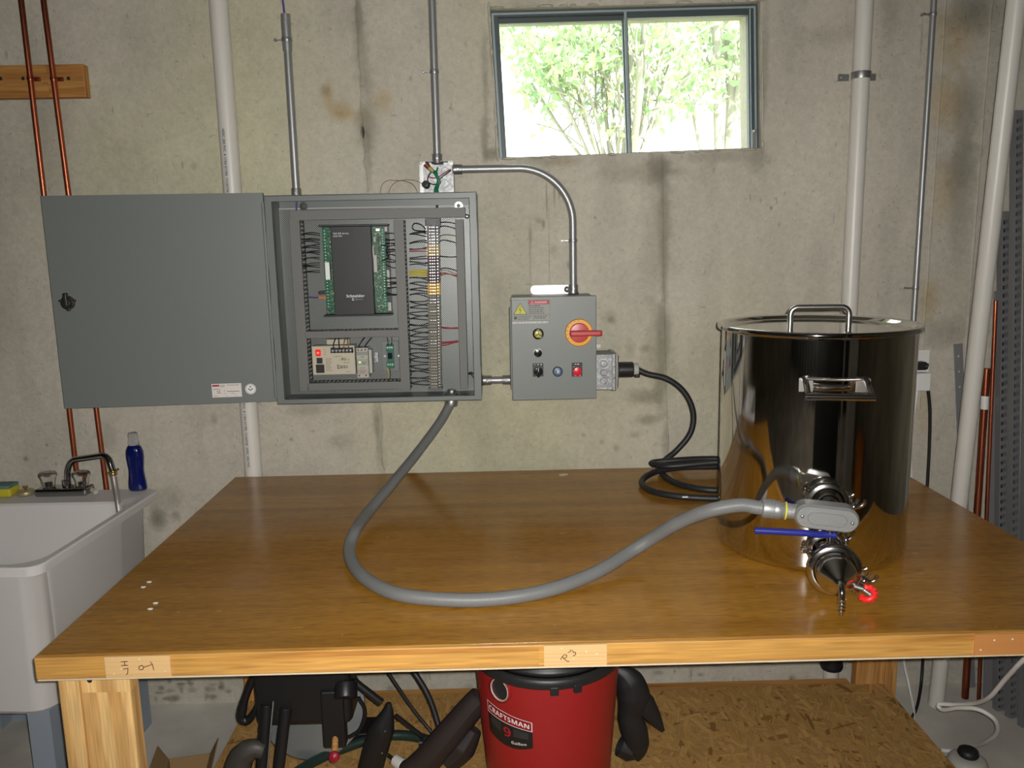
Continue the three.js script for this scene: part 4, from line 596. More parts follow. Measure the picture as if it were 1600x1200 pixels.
{ // ---------------------------------------------------------------- control box
  const { x0, x1, y0, y1, z } = CB, t = thing('control_box', 'small grey control box with a red and yellow rotary switch and push buttons', 'control panel', V((x0 + x1) / 2, y0, 0));
  part(t, 'body', span(x0 + .004, x1 - .004, y0 + .004, y1 - .004, .006, z - .012, .002), M.controlBox);
  part(t, 'door', join([span(x0, x1, y0, y1, z - .018, z, .0025, 3)]), M.controlBox);
  part(t, 'hinge', rod(V(x0 - .001, y0 + .03, z - .020), V(x0 - .001, y1 - .03, z - .020), .004, 12), M.controlBox);
  const f = (px, py) => wz(px, py, z);
  { // mounting strap above the box, blank white in the flash
    const a = wz(829, 446.5, .012), b = wz(886, 461, .012), r = .0135, yy = a.y - r, c = wz(890.5, 452.5, .012); const s = pill(a.x + r, c.x - .004, yy, r); s.push();
    part(t, 'mounting_strap', plate(s, [circ(a.x + r + .004, yy, .0032, 14)], .003, .0006).translate(0, 0, .008), M.brightZinc, 'bright bare metal strap'); part(t, 'mounting_strap', span(a.x + r * .9, b.x - .002, y1 - .02, yy, .008, .0105, .0006), M.brightZinc, 'bright bare metal strap');
    part(t, 'bolt', [turned([[0, 0], [.010, 0], [.010, .0015], [.006, .002], [.006, .006], [0, .006]], V(c.x - .009, yy, .011), V(0, 0, 1), 14)], M.zinc); }
  // warning label
  const l0 = f(799.5, 469), l1 = f(859.5, 501); part(t, 'warning_label', sheet(l1.x - l0.x, l0.y - l1.y, (l0.x + l1.x) / 2, (l0.y + l1.y) / 2, z + .0004, .001), printed(768, 416, (g, W, H) => {
    g.fillStyle = '#8f938e'; g.fillRect(0, 0, W, H); g.strokeStyle = '#3c3e3c'; g.lineWidth = 5; g.strokeRect(4, 4, W - 8, H - 8); g.fillStyle = '#a8303c'; g.fillRect(332, 10, W - 344, 84); g.fillStyle = '#e2b8b8'; g.font = 'bold 60px sans-serif'; g.fillText('DANGER', 462, 74); g.beginPath(); g.moveTo(380, 80); g.lineTo(412, 24); g.lineTo(444, 80); g.closePath(); g.strokeStyle = '#e2b8b8'; g.lineWidth = 7; g.stroke();
    g.strokeStyle = '#3c3e3c'; g.lineWidth = 4; g.beginPath(); g.moveTo(332, 8); g.lineTo(332, 296); g.moveTo(8, 296); g.lineTo(W - 8, 296); g.moveTo(430, 296); g.lineTo(430, H - 8); g.stroke();
    g.fillStyle = '#c2c034'; g.strokeStyle = '#2a2a20'; g.lineWidth = 10; g.beginPath(); g.moveTo(168, 66); g.lineTo(300, 280); g.lineTo(40, 280); g.closePath(); g.fill(); g.stroke(); g.beginPath(); g.moveTo(178, 120); g.lineTo(150, 196); g.lineTo(182, 190); g.lineTo(160, 262); g.stroke();
    g.fillStyle = '#33352f'; rows(g, 350, 110, 250, 1, 36, 18, 2); rows(g, 350, 148, 330, 4, 36, 13, 3); g.beginPath(); g.arc(70, 350, 34, 0, 7); g.fill(); rows(g, 120, 318, 270, 3, 28, 11, 4); rows(g, 446, 318, 280, 2, 36, 14, 5); }));
  const m0 = f(801, 505), m1 = f(857, 502.5); part(t, 'strip_label', sheet(m1.x - m0.x, .0052, (m0.x + m1.x) / 2, (m0.y + m1.y) / 2, z + .0004, .001), printed(512, 48, (g, W, H) => { g.fillStyle = '#d5d5d0'; g.fillRect(0, 0, W, H); g.fillStyle = '#4a4a46'; rows(g, 10, 18, 560, 1, 10, 14, 6); }));
  // rotary disconnect
  { const c = f(904.5, 519.5), d = part(t, 'rotary_switch', turned([[0, 0], [.0410, 0], [.0410, .003], [.039, .005], [0, .005]], V(c.x, c.y, z), V(0, 0, 1), 44), M.yellow, 'yellow disc behind the red handle');
    part(d, 'print', Array.from({ length: 7 }, (_, i) => { const a = Math.PI * (.52 + i * .105); return box(.0042, .0016, .0006, 0, 0, 0, .0002, 1).rotateZ(a + 1.57).translate(c.x + .0355 * Math.cos(a), c.y + .0355 * Math.sin(a), z + .0052); }), M.ductDark);
    part(d, 'handle', [turned([[0, .004], [.029, .004], [.029, .012], [.0265, .016], [0, .016]], V(c.x, c.y, z), V(0, 0, 1), 36), span(c.x - .029, c.x + .064, c.y - .0085, c.y + .0080, z + .012, z + .036, .006, 4), rod(V(c.x + .030, c.y - .0002, z + .024), V(c.x + .066, c.y - .0002, z + .024), .0085, 18)], M.redHandle, 'red turning handle');
    part(d, 'ring', hollow(V(c.x, c.y, z + .004), V(c.x, c.y, z + .0068), .0405, .0016, 40), mat(lin(.60, .22, .02), .5)); }
  // yellow pilot light
  { const c = f(840.8, 521.5), d = part(t, 'pilot_light', turned([[0, 0], [.0165, 0], [.0165, .006], [.0145, .008], [.0115, .008], [.0115, .005], [0, .005]], V(c.x, c.y, z), V(0, 0, 1), 32), M.blackGloss);
    part(d, 'lens', turned([[0, .004], [.0112, .004], [.0112, .008], [.009, .0095], [0, .010]], V(c.x, c.y, z), V(0, 0, 1), 24), mat(lin(.62, .52, .10), .3), 'yellow lens'); part(d, 'print', [0, 1, 2].map((k) => box(.003, .0085, .0008, 0, .005, 0, .0003, 1).rotateZ(k * 2.094).translate(c.x, c.y, z + .0101)), M.black); }
  // black push button
  { const c = f(840.5, 551), d = part(t, 'push_button', turned([[0, 0], [.0135, 0], [.0135, .005], [.0125, .006], [0, .006]], V(c.x, c.y, z), V(0, 0, 1), 32), M.zinc, 'round black push button in a metal ring'); part(d, 'cap', turned([[0, .004], [.0118, .004], [.0118, .012], [.0105, .0135], [0, .0138]], V(c.x, c.y, z), V(0, 0, 1), 28), M.blackGloss); }
  // selector switch
  { const c = f(841, 579), d = part(t, 'selector_switch', box(.0315, .0400, .002, c.x - .0005, c.y + .002, z + .001, .001), M.black, 'black selector switch on a square plate'); part(d, 'knob', [turned([[0, .001], [.0135, .001], [.0135, .008], [.0125, .010], [0, .010]], V(c.x, c.y - .002, z), V(0, 0, 1), 28), box(.0075, .030, .012, c.x, c.y - .003, z + .014, .002, 3)], M.blackGloss); part(d, 'pointer', box(.0016, .013, .001, c.x, c.y + .005, z + .0203, .0003, 1), M.paperWhite);
    part(d, 'print', sheet(.029, .0055, c.x, c.y + .0185, z + .0021, .0006), printed(256, 48, (g, W, H) => { g.fillStyle = '#141414'; g.fillRect(0, 0, W, H); g.fillStyle = '#d8d8d4'; rows(g, 14, 14, 60, 1, 10, 18, 1); rows(g, 104, 14, 50, 1, 10, 18, 2); rows(g, 184, 14, 66, 1, 10, 18, 3); })); }
  // blue reset button with a white R
  { const c = f(871.3, 580.5), d = part(t, 'reset_button', turned([[0, 0], [.0152, 0], [.0152, .004], [.0135, .006], [.0128, .006], [.0128, .0035], [0, .0035]], V(c.x, c.y, z), V(0, 0, 1), 32), mat(lin(.05, .08, .12), .35), 'blue button marked R'); part(d, 'cap', turned([[0, .003], [.0125, .003], [.0125, .0065], [.0115, .0078], [0, .008]], V(c.x, c.y, z), V(0, 0, 1), 28), mat(lin(.07, .13, .22), .35));
    const R = plate([[-.0035, -.005], [-.0022, -.005], [-.0022, -.0008], [-.0004, -.0008], [.0020, -.005], [.0036, -.005], [.0010, -.0004], [.0030, .0008], [.0034, .0026], [.0026, .0042], [.0008, .005], [-.0035, .005]], [[[-.0022, .0006], [-.0022, .0038], [.0006, .0038], [.0018, .0030], [.0019, .0018], [.0008, .0006]]], .0006, .0001); part(d, 'letter', R.translate(c.x + .0015, c.y, z + .008), M.paperWhite); }
  // red lit switch on a black plate
  { const c = f(901.5, 577.5), d = part(t, 'rocker_switch', box(.0315, .0420, .002, c.x, c.y, z + .001, .001), M.black, 'red illuminated switch on a black plate'); part(d, 'cap', [turned([[0, .001], [.0125, .001], [.0125, .009], [.0115, .011], [0, .0115]], V(c.x + .0005, c.y - .004, z), V(0, 0, 1), 24), box(.021, .016, .008, c.x + .0005, c.y - .010, z + .005, .0015)], mat(lin(.55, .012, .03), .3, 0, { emissive: 0xff1028, emissiveIntensity: .12 }));
    for (const [dx, dy] of [[-.0095, .0095], [-.006, -.0165], [.008, -.0165]]) part(d, 'screw', rod(V(c.x + dx, c.y + dy, z + .002), V(c.x + dx, c.y + dy, z + .010), .0018, 8), M.zinc);
    part(d, 'print', sheet(.016, .0055, c.x, c.y + .0165, z + .0021, .0006), printed(128, 48, (g, W, H) => { g.fillStyle = '#141414'; g.fillRect(0, 0, W, H); g.fillStyle = '#d8d8d4'; rows(g, 14, 12, 110, 1, 10, 22, 1); })); }
  // hasp at the side
  { const c = wz(936, 546, .10); part(t, 'hasp', [span(x1 - .002, c.x + .006, c.y + .004, c.y + .016, .095, .099, .0008), span(x1 - .002, x1 + .002, c.y - .016, c.y + .016, .085, .11, .0008), span(x1 - .002, c.x + .004, c.y - .016, c.y - .012, .095, .099, .0006)], M.satin); }
}
{ // ---------------------------------------------------------------- outlet box on the side, its open face to the right
  const z = .125, a = wz(933, 553, z), b = wz(966, 611, z), x0 = CB.x1 - .001, x1 = b.x - .004, y1 = a.y - .001, y0 = b.y, zc = z - .052;
  const t = thing('outlet_box', 'galvanised box with a power outlet on the right side of the control box', 'outlet box', V(x1, y0, zc));
  part(t, 'box', grain(join([span(x0, x1 - .012, y0 + .003, y1 - .001, zc - .048, z - .002, .003, 3)])), M.galv);
  part(t, 'rim', grain(join([span(x1 - .016, x1 - .003, y0, y1 + .001, zc - .051, z, .0035, 3)])), M.galv);
  for (const k of [.28, .5, .74]) { const c = V(x0 + (x1 - x0) * .42, y0 + (y1 - y0) * k, z - .0015); part(t, 'knockout', hollow(c, c.clone().add(V(0, 0, .0014)), .0105, .0013, 24), M.ductDark); }
  for (const k of [.35, .66]) part(t, 'screw_hole', rod(V(x1 - .0085, y0 + (y1 - y0) * k, z - .001), V(x1 - .0085, y0 + (y1 - y0) * k, z + .0004), .0023, 10), M.black);
  part(t, 'cover', [span(x1 - .003, x1 + .001, y0 + .001, y1, zc - .050, z - .001, .001), span(x1, x1 + .007, y0 + .007, y1 - .006, zc - .042, z - .010, .004, 3)], M.satin);
  part(t, 'outlet', rod(V(x1 + .006, (y0 + y1) / 2, zc), V(x1 + .010, (y0 + y1) / 2, zc), .028, 32), M.paleGrey);
  plugAt.copy(V(x1 + .0102, (y0 + y1) / 2, zc));
}
// ---------------------------------------------------------------- polished brewing kettle
const K = V(.7255, TH, .7370), KR = .2113, KH = .5213;
const kdir = (deg) => V(Math.sin(deg * Math.PI / 180), 0, Math.cos(deg * Math.PI / 180));
const kframe = (deg, h, e = 0) => frame(K.clone().addScaledVector(kdir(deg), KR + e).add(V(0, h, 0)), kdir(deg));
const FA = kframe(-12.5, .169), FL = kframe(-12.5, .169).multiply(new THREE.Matrix4().makeRotationZ(-.075)), FB = kframe(-12.5, .066), FH = kframe(-10.5, .400);
const loc = (m, x, y, z) => V(x, y, z).applyMatrix4(m);
const Z = V(0, 0, 1), Yv = V(0, 1, 0), Xv = V(1, 0, 0);
// a sanitary clamp round the axis z: ring in two halves, hinge lug, bolt with wing nut
function clampGeo(r, z, a = 0) {
  const ring = turned([[r - .004, -.010], [r + .004, -.0085], [r + .0075, -.005], [r + .0075, .005], [r + .004, .0085], [r - .004, .010]], V(0, 0, 0), Z, 40);
  const g = [ring, box(.016, .013, .015, -r - .009, 0, 0, .003, 3), rod(V(-r - .014, 0, -.010), V(-r - .014, 0, .010), .0035, 10), box(.014, .008, .016, r + .010, .007, 0, .002), box(.014, .008, .016, r + .010, -.007, 0, .002), rod(V(r + .012, -.016, 0), V(r + .012, .036, 0), .0036, 10),
    turned([[0, 0], [.007, 0], [.0075, .004], [.006, .012], [0, .013]], V(r + .012, .013, 0), Yv, 16), ...[-1, 1].map((s) => tube([V(r + .012 + s * .004, .018, 0), V(r + .012 + s * .012, .024, 0), V(r + .012 + s * .015, .034, 0), V(r + .012 + s * .012, .041, 0)], .0042, 10, 8))];
  return join(g).rotateZ(a).translate(0, 0, z);
}
{
  const t = thing('kettle', 'large polished steel kettle standing on the right of the oak table', 'kettle', K.clone());
  const R = KR, H = KH;
  part(t, 'body', turned([[0, .0005], [R - .020, .0005], [R - .008, .003], [R - .002, .009], [R, .017], [R, H - .014], [R + .003, H - .010], [R + .003, H - .004], [R - .0015, H - .004], [R - .0015, .019], [R - .01, .006], [0, .004]], K, Yv, 160), M.steel);
  // welded side handle
  const hs = (x, y, z) => V(x, y, z); const arm = (s) => on(FH, tube([hs(s * .060, .027, -.012), hs(s * .060, .024, .010), hs(s * .060, .012, .034), hs(s * .060, .002, .046), hs(s * .056, 0, .050)], .0062, 16, 12));
  const bar = on(FH, rod(V(-.068, 0, .050), V(.068, 0, .050), .0078, 20)), hd = part(t, 'side_handle', [bar, arm(-1), arm(1)], M.steelFit);
  const weld = []; for (let i = 0; i <= 46; i++) { const x = -.066 + i * .132 / 46; weld.push(on(FH, new THREE.SphereGeometry(.0034, 8, 6).translate(x, .027 + .0006 * Math.sin(i * 2.1), -x * x / (2 * KR) + .0006))); }
  part(hd, 'weld_bead', weld, M.steelFit); part(hd, 'plate', on(FH, [box(.030, .030, .004, -.056, .014, -.006, .0015), box(.030, .030, .004, .056, .014, -.006, .0015)]), M.satin);
  // ---- heating element port with its grey conduit body
  const A = part(t, 'element_fitting', on(FA, [turned([[.020, -.02], [.020, .006], [.0255, .012], [.036, .014], [.036, .018], [0, .018]], V(0, 0, 0), Z, 36), turned([[0, .018], [.036, .018], [.036, .024], [.026, .030], [.020, .036], [.020, .062], [.013, .066], [.013, .088], [0, .088]], V(0, 0, 0), Z, 36), turned([[.0135, 0], [.019, 0], [.019, .010], [.0135, .010]], V(0, 0, .072), Z, 6)]), M.steelFit);
  part(A, 'clamp', on(FA, clampGeo(.038, .018, -.45)), M.steelFit);
  const lx = -.024, lz = .118, LB = part(t, 'conduit_body', on(FL, [plate(pill(lx - .030, lx + .042, 0, .0215, 12), null, .040, .0035).translate(0, 0, lz - .030), rod(V(lx - .045, 0, lz - .012), V(lx - .070, 0, lz - .012), .0155, 24), turned([[0, 0], [.0165, 0], [.0165, .026], [0, .026]], V(.0, 0, lz - .048), Z, 24)]), M.castAlu, 'grey cast conduit body with an oblong cover');
  part(LB, 'cover', on(FL, [plate(pill(lx - .030, lx + .042, 0, .0210, 12), null, .004, .0012).translate(0, 0, lz + .0102), plate(pill(lx - .018, lx + .030, 0, .0115, 12), null, .0035, .0014).translate(0, 0, lz + .0138)]), M.castAlu); for (const s of [-.041, .053]) part(LB, 'screw', on(FL, turned([[0, 0], [.0036, 0], [.0036, .0015], [.002, .003], [0, .003]], V(lx + s, s < 0 ? .001 : -.002, lz + .0142), Z, 12)), M.zinc);
  part(LB, 'cover_border', on(FL, plate(pill(lx - .018, lx + .030, 0, .0135, 12), [pill(lx - .018, lx + .030, 0, .0122, 12).reverse()], .0022, .0005).translate(0, 0, lz + .0142)), M.castAlu);
  // ---- drain: clamp, ball valve with blue lever, clamp, reducer, hose barb
  const B = part(t, 'ball_valve', on(FB, [turned([[.018, -.02], [.018, .006], [.030, .010], [.030, .022], [.018, .026], [.018, .036], [.0205, .038], [.0205, .046], [.026, .048], [.027, .060], [.027, .078], [.026, .090], [.0205, .092], [.0205, .104], [.018, .106], [.018, .118], [.033, .123], [.043, .128], [0, .128]], V(0, 0, 0), Z, 40), box(.040, .040, .030, 0, 0, .069, .008, 3), ...[[1, 1], [1, -1], [-1, 1], [-1, -1]].flatMap(([a, b]) => [rod(V(a * .021, b * .021, .040), V(a * .021, b * .021, .098), .0042, 8), turned([[0, 0], [.0068, 0], [.0068, .006], [0, .006]], V(a * .021, b * .021, .094), Z, 6)]), turned([[.011, .020], [.011, .033], [.007, .034], [.007, .060], [0, .060]], V(0, 0, .069), Yv, 24), turned([[0, 0], [.0078, 0], [.0078, .005], [0, .005]], V(0, .057, .069), Yv, 6)]), M.steelFit);
  part(B, 'clamp', on(FB, clampGeo(.031, .016, .1)), M.steelFit);
  const lever = part(B, 'lever', on(FB, [tube([V(.010, .051, .070), V(-.012, .0515, .071), V(-.028, .052, .074), V(-.042, .054, .076), V(-.138, .056, .080), V(-.150, .056, .0805)], .0070, 40, 14)]), M.blueHandle, 'blue sleeved lever'); void lever;
  part(B, 'outlet_clamp', on(FB, clampGeo(.0455, .129, -.62)), M.steelFit);
  part(B, 'reducer', on(FB, [turned([[0, .130], [.043, .130], [.043, .136], [.038, .141], [.036, .150], [.038, .155], [.038, .160], [.034, .166], [.012, .196], [.0085, .204], [0, .205]], V(0, 0, 0), Z, 44)]), M.steelFit, 'polished cone');
  const up = .0; part(B, 'hose_barb', on(FB, [tube([V(0, 0, .194), V(0, up - .001, .206), V(0, -.010, .2155), V(0, -.024, .218)], .0068, 16, 14), ...[0, 1, 2, 3].map((i) => turned([[.0045, 0], [.0058, 0], [.0078, .0062], [.0058, .0065], [.0045, .0065]], V(0, -.050 + i * .0072, .218), Yv, 18)), turned([[0, 0], [.0045, 0], [.0052, .002], [.0052, .04], [0, .04]], V(0, -.054, .218), Yv, 16)]), M.steelFit);
  const ex = .0520, ey = -.034, ez = .150; part(B, 'red_knob', on(FB, [new THREE.TorusGeometry(.0125, .0062, 12, 28, 4.6).rotateZ(-2.6).translate(ex + .006, ey, ez + .006), ...Array.from({ length: 9 }, (_, i) => new THREE.SphereGeometry(.0034, 8, 6).translate(ex + .006 + .0165 * Math.cos(-2.4 + i * .52), ey + .0165 * Math.sin(-2.4 + i * .52), ez + .008))]), M.redCap, 'red plastic knob'); part(B, 'stud', on(FB, [rod(V(.030, -.026, .138), V(ex + .008, ey + .004, ez + .002), .0042, 10), rod(V(ex - .002, ey + .008, ez + .006), V(ex + .012, ey - .001, ez + .010), .0045, 10)]), M.zinc);
  { // lid with its arched handle
    const Hh = K.y + KH, c = V(K.x, Hh, K.z), r = .2217;
    const ld = part(t, 'lid', turned([[0, -.0085], [r - .026, -.0085], [r - .021, -.007], [r - .017, -.001], [r - .013, .0012], [r - .004, .0025], [r - .0008, .0008], [r, -.003], [r, -.0075], [r - .0015, -.0098], [r - .004, -.0100], [r - .004, -.004], [r - .010, -.0032], [r - .018, -.0045], [r - .024, -.0100], [r - .029, -.0110], [0, -.0110]], c, Yv, 160), M.steel, 'flat recessed lid');
    const a = wy(1234, 522, Hh - .0085), b = wy(1325, 521.5, Hh - .0085), ht = wz(1280, 480, (a.z + b.z) / 2).y;
    part(ld, 'handle', tube(bent([a.clone().setY(Hh - .0090), a.clone().setY(ht), b.clone().setY(ht), b.clone().setY(Hh - .0090)], .016), .0062, 80, 16), M.satin); for (const p of [a, b]) part(ld, 'weld_foot', turned([[0, 0], [.011, 0], [.009, .002], [.0062, .005], [0, .005]], V(p.x, Hh - .0086, p.z), Yv, 20), M.satin);
  }
}
// ---------------------------------------------------------------- grey liquid-tight hose from the enclosure to the kettle
{
  const s = V(wz(706, 624, .09).x, EY0, .085), e = loc(FL, -.024 - .074, 0, .118 - .012), ax = loc(FL, -1, 0, 0).sub(loc(FL, 0, 0, 0)), r = .0145;
  const t = thing('flexible_conduit', 'thick grey flexible hose curling across the table from the enclosure to the kettle', 'hose', s.clone());
  const d0 = V(-.35, -.90, .22).normalize();
  const T = (px, py, h = .0152) => wy(px, py, TH + h), e2 = e.clone().addScaledVector(ax, .030);
  const pts = [s.clone().add(V(-.002, -.022, .002)), wz(690, 656, .125), wz(655, 704, .23), wz(612, 757, .39), wz(577, 799, .532), T(554, 832, .035), T(546, 856, .020), T(552, 882), T(575, 907), T(620, 928), T(680, 936), T(760, 937), T(850, 924), T(930, 895, .022), wz(1000, 853, .865), wz(1060, 817, .925), wz(1112, 797, .978), wz(1160, 789.5, 1.0), e2.clone().addScaledVector(ax, .022), e2];
  const c = curve(pts), L = c.getLength(), g = new THREE.TubeGeometry(c, 360, r, 18, false), uv = g.attributes.uv; for (let i = 0; i < uv.count; i++) uv.setXY(i, uv.getX(i) * L, uv.getY(i) * .09 + uv.getX(i) * 0);
  part(t, 'hose', g, M.hose);
  part(t, 'connector', [turned([[.010, .004], [.021, .004], [.021, -.006], [.019, -.008], [.019, -.016], [.0205, -.017], [.0205, -.032], [.016, -.034], [.010, -.034]], s, V(.10, .97, -.12), 24), turned([[.010, 0], [.020, 0], [.020, .005], [.010, .005]], s.clone().add(V(0, .003, 0)), Yv, 8), turned([[.008, .004], [.0135, .004], [.0135, .018], [.008, .018]], s, Yv, 20)], M.zinc, 'bright metal hose connector');
  part(t, 'connector', [turned([[.010, -.004], [.0175, -.004], [.0175, .006], [.0205, .007], [.0205, .018], [.0175, .019]], e, ax, 6), turned([[.0165, .016], [.0195, .018], [.0200, .038], [.0175, .042], [.0145, .042]], e, ax, 24)], M.galv, 'bright metal hose connector'); part(t, 'sealing_ring', turned([[.014, -.0055], [.0182, -.0055], [.0182, -.0025], [.014, -.0025]], e, ax, 24), M.yellowTape, 'yellow sealing ring');
}
{ // ---------------------------------------------------------------- black power cord: plug, drop and coil behind the kettle
  const p = plugAt, t = thing('electric_cable', 'heavy black electric cable plugged into the control box and coiled behind the kettle', 'cable', p.clone()), x = p.x;
  part(t, 'plug', turned([[0, 0], [.0235, 0], [.0245, .002], [.0245, .044], [.0235, .047], [0, .047]], p, Xv, 32), M.black);
  part(t, 'collar', [turned([[0, .0472], [.019, .0472], [.020, .050], [.020, .061], [.017, .064], [0, .064]], p, Xv, 28)], M.paleGrey, 'pale plastic collar'); part(t, 'clamp_half', box(.018, .012, .034, x + .058, p.y - .018, p.z, .004, 3), M.black);
  const T = (px, py, h = .0106) => wy(px, py, TH + h), z0 = p.z + .0, r = .0095;
  const pts = [V(x + .060, p.y, z0), wz(1010, 584, z0 + .004), wz(1042, 592, z0 + .01), wz(1069, 613, z0 + .015), wz(1083, 645, z0 + .02), wz(1079, 676, z0 + .022), wz(1057, 704, z0 + .02), wz(1037, 721, .088),
    T(1034, 738, .012), T(1052, 753), T(1085, 762.5), T(1122, 766), T(1190, 755), T(1235, 738), T(1195, 727.5, .018), T(1120, 729, .024), T(1060, 731, .024), T(1022, 738, .018), T(1003, 752), T(1018, 767), T(1055, 775), T(1120, 779), T(1170, 778, .012), T(1240, 757, .024), T(1262, 742, .026), T(1210, 722, .04), T(1120, 717, .040), T(1060, 719, .040), T(1018, 723.5, .034), T(1040, 728.5, .036), T(1120, 722.5, .050), T(1200, 724, .05), T(1240, 731, .045)];
  part(t, 'cable', tube(pts, r, 420, 12), M.rubber);
  const m = T(1070, 776.5, .019); part(t, 'tag', box(.016, .003, .008, m.x, TH + .0200, m.z + .003, .001).rotateX(0), M.paperWhite, 'scrap of white tape');
}
// ---------------------------------------------------------------- pipes, cleat and utility sink on the left
{
  const a = wz(-70, 102.5, .04), b = wz(136, 151.5, .04), t = solo('wall_cleat', 'short wooden board screwed to the wall behind the copper pipes', 'board', grain(span(a.x, b.x - .002, b.y, a.y - .001, .009, .040, .003), 'x'), M.cleat, V((a.x + b.x) / 2, b.y, .01));
  for (const [px, py] of [[107, 122.5], [57, 122.5], [1, 123], [36, 122.5]]) { const p = wz(px, py, .040); part(t, 'screw', rod(V(p.x, p.y, .038), V(p.x, p.y, .0412), .0052, 12), M.black); }
  const pipe = (pts, label) => { const P0 = pts.map(([x, y]) => wz(x, y, .052)), x = (P0[0].x + P0[1].x) / 2, dx = (P0[1].x - P0[0].x) / (P0[1].y - P0[0].y), at = (y) => V(P0[0].x + dx * (y - P0[0].y), y, .052);
    const q = thing('copper_pipe', label, 'pipe', at(.30).clone()); part(q, 'tube', rod(at(.30), at(RH - .01), .0082, 20), M.copper); const c = wz(pts[2][0], 123, .052); c.x = at(c.y).x; part(q, 'strap', [hollow(V(c.x, c.y - .006, .052), V(c.x, c.y + .006, .052), .0098, .0016, 18), box(.020, .012, .002, c.x + .014, c.y, .0418, .0006), rod(V(c.x + .017, c.y, .040), V(c.x + .017, c.y, .046), .003, 8)], M.copper); void x; };
  pipe([[33, 0], [114, 690], [43]], 'copper pipe nearest the left edge of the wooden wall cleat'); pipe([[68, 0], [157, 690], [84]], 'copper pipe nearest the free end of the wooden wall cleat');
}
{ // white drain pipe behind the enclosure door
  const a = wz(344, 0, .034), b = wz(393.5, 735, .034), x = (a.x + b.x) / 2, t = thing('plastic_pipe', 'white plastic pipe with blue lettering running down behind the enclosure door', 'pipe', V(x, 0, .034)), r = .0275;
  part(t, 'tube', rod(V(x, 0.001, .034), V(x, RH - .005, .034), r, 32), M.pvc);
  // lettering wraps round the front left of the pipe
  const m = printed(1024, 64, (g, W, H) => { g.fillStyle = '#d3cdc2'; g.fillRect(0, 0, W, H); g.fillStyle = '#44587a'; g.font = 'bold 46px sans-serif'; g.fillText('VERC 280 PVC  # 1784 D1785  11/ASTM  VERC 280 PVC', 6, 46, 1010); }, { roughness: .4 });
  const seg = (y0, y1, th0 = -.52, th1 = .02) => { const g = new THREE.CylinderGeometry(r + .0004, r + .0004, y1 - y0, 10, 1, true, th0, th1 - th0), uv = g.attributes.uv; for (let i = 0; i < uv.count; i++) { const u = uv.getX(i), v = uv.getY(i); uv.setXY(i, 1 - v, u); } return g.translate(x, (y0 + y1) / 2, .034); };
  part(t, 'print', seg(.84, 1.10), m); part(t, 'print', seg(1.62, 1.88), m);
}
const SY = .7834;
{ // ---------------------------------------------------------------- plastic laundry tub
  const o = V(-1.0835, 0, .0687), t = thing('laundry_sink', 'white plastic laundry sink on blue grey legs beside the table', 'sink', o); t.rotation.y = -.064; homes.set(t, V(0, 0, 0));
  const ring = (x0, x1, z0, z1, r, y, n = 8) => { const p = []; for (const [cx, cz, a0] of [[x1 - r, z1 - r, 0], [x0 + r, z1 - r, 1], [x0 + r, z0 + r, 2], [x1 - r, z0 + r, 3]]) for (let i = 0; i <= n; i++) { const a = (a0 + i / n) * Math.PI / 2; { const qx = cx + r * Math.cos(a), qz = cz + r * Math.sin(a); p.push([qx, y, qz - qx * .064 * Math.max(0, 1 - qz / .648)]); } } return p; };
  const loft = (rings) => { const n = rings[0].length, pos = rings.flat(2), idx = []; for (let k = 0; k < rings.length - 1; k++) for (let i = 0; i < n; i++) { const a = k * n + i, b = k * n + (i + 1) % n; idx.push(a, b, a + n, b, b + n, a + n); }
    const g = new THREE.BufferGeometry(); g.setAttribute('position', new THREE.Float32BufferAttribute(pos, 3)); g.setIndex(idx); const h = g.toNonIndexed(); h.computeVertexNormals(); return grain(toCreasedNormals(h, .6)); };
  const X = -.60, Zf = .648, y = SY, yb = .365;
  const outer = [ring(X + .05, -.055, .05, Zf - .06, .05, yb), ring(X + .045, -.047, .045, Zf - .05, .05, yb + .012), ring(X + .030, -.030, .028, Zf - .026, .05, y - .030), ring(X + .028, -.028, .026, Zf - .024, .05, y - .026), ring(X, 0, 0, Zf, .040, y - .024), ring(X, 0, 0, Zf, .040, y - .004), ring(X + .003, -.003, .003, Zf - .003, .038, y)];
  const inner = [ring(X + .020, -.020, .130, Zf - .022, .07, y), ring(X + .026, -.026, .137, Zf - .028, .07, y - .006), ring(X + .045, -.045, .160, Zf - .05, .07, yb + .05), ring(X + .065, -.065, .18, Zf - .07, .07, yb + .022), ring(X + .25, -.25, .33, Zf - .25, .02, yb + .014)];
  part(t, 'basin', loft([...outer, ...inner]), M.tub);
  const L = (x, z, dx, dz) => part(t, 'leg', [plate([[0, 0], [.060 * dx, 0], [.060 * dx, .004 * dz], [.004 * dx, .004 * dz], [.004 * dx, .060 * dz], [0, .060 * dz]], null, yb + .006, 0).rotateX(Math.PI / 2).translate(x, yb + .006, z)], M.tubLeg);
  L(-.058, Zf - .066, -1, -1); L(-.082, .052, -1, 1); L(X + .036, Zf - .046, 1, -1); L(X + .036, .036, 1, 1);
  part(t, 'drain', turned([[0, 0], [.03, 0], [.034, .003], [.034, .004], [0, .004]], V(-.30, yb + .0145, .36), V(0, 1, 0), 24), M.steelFit);
}
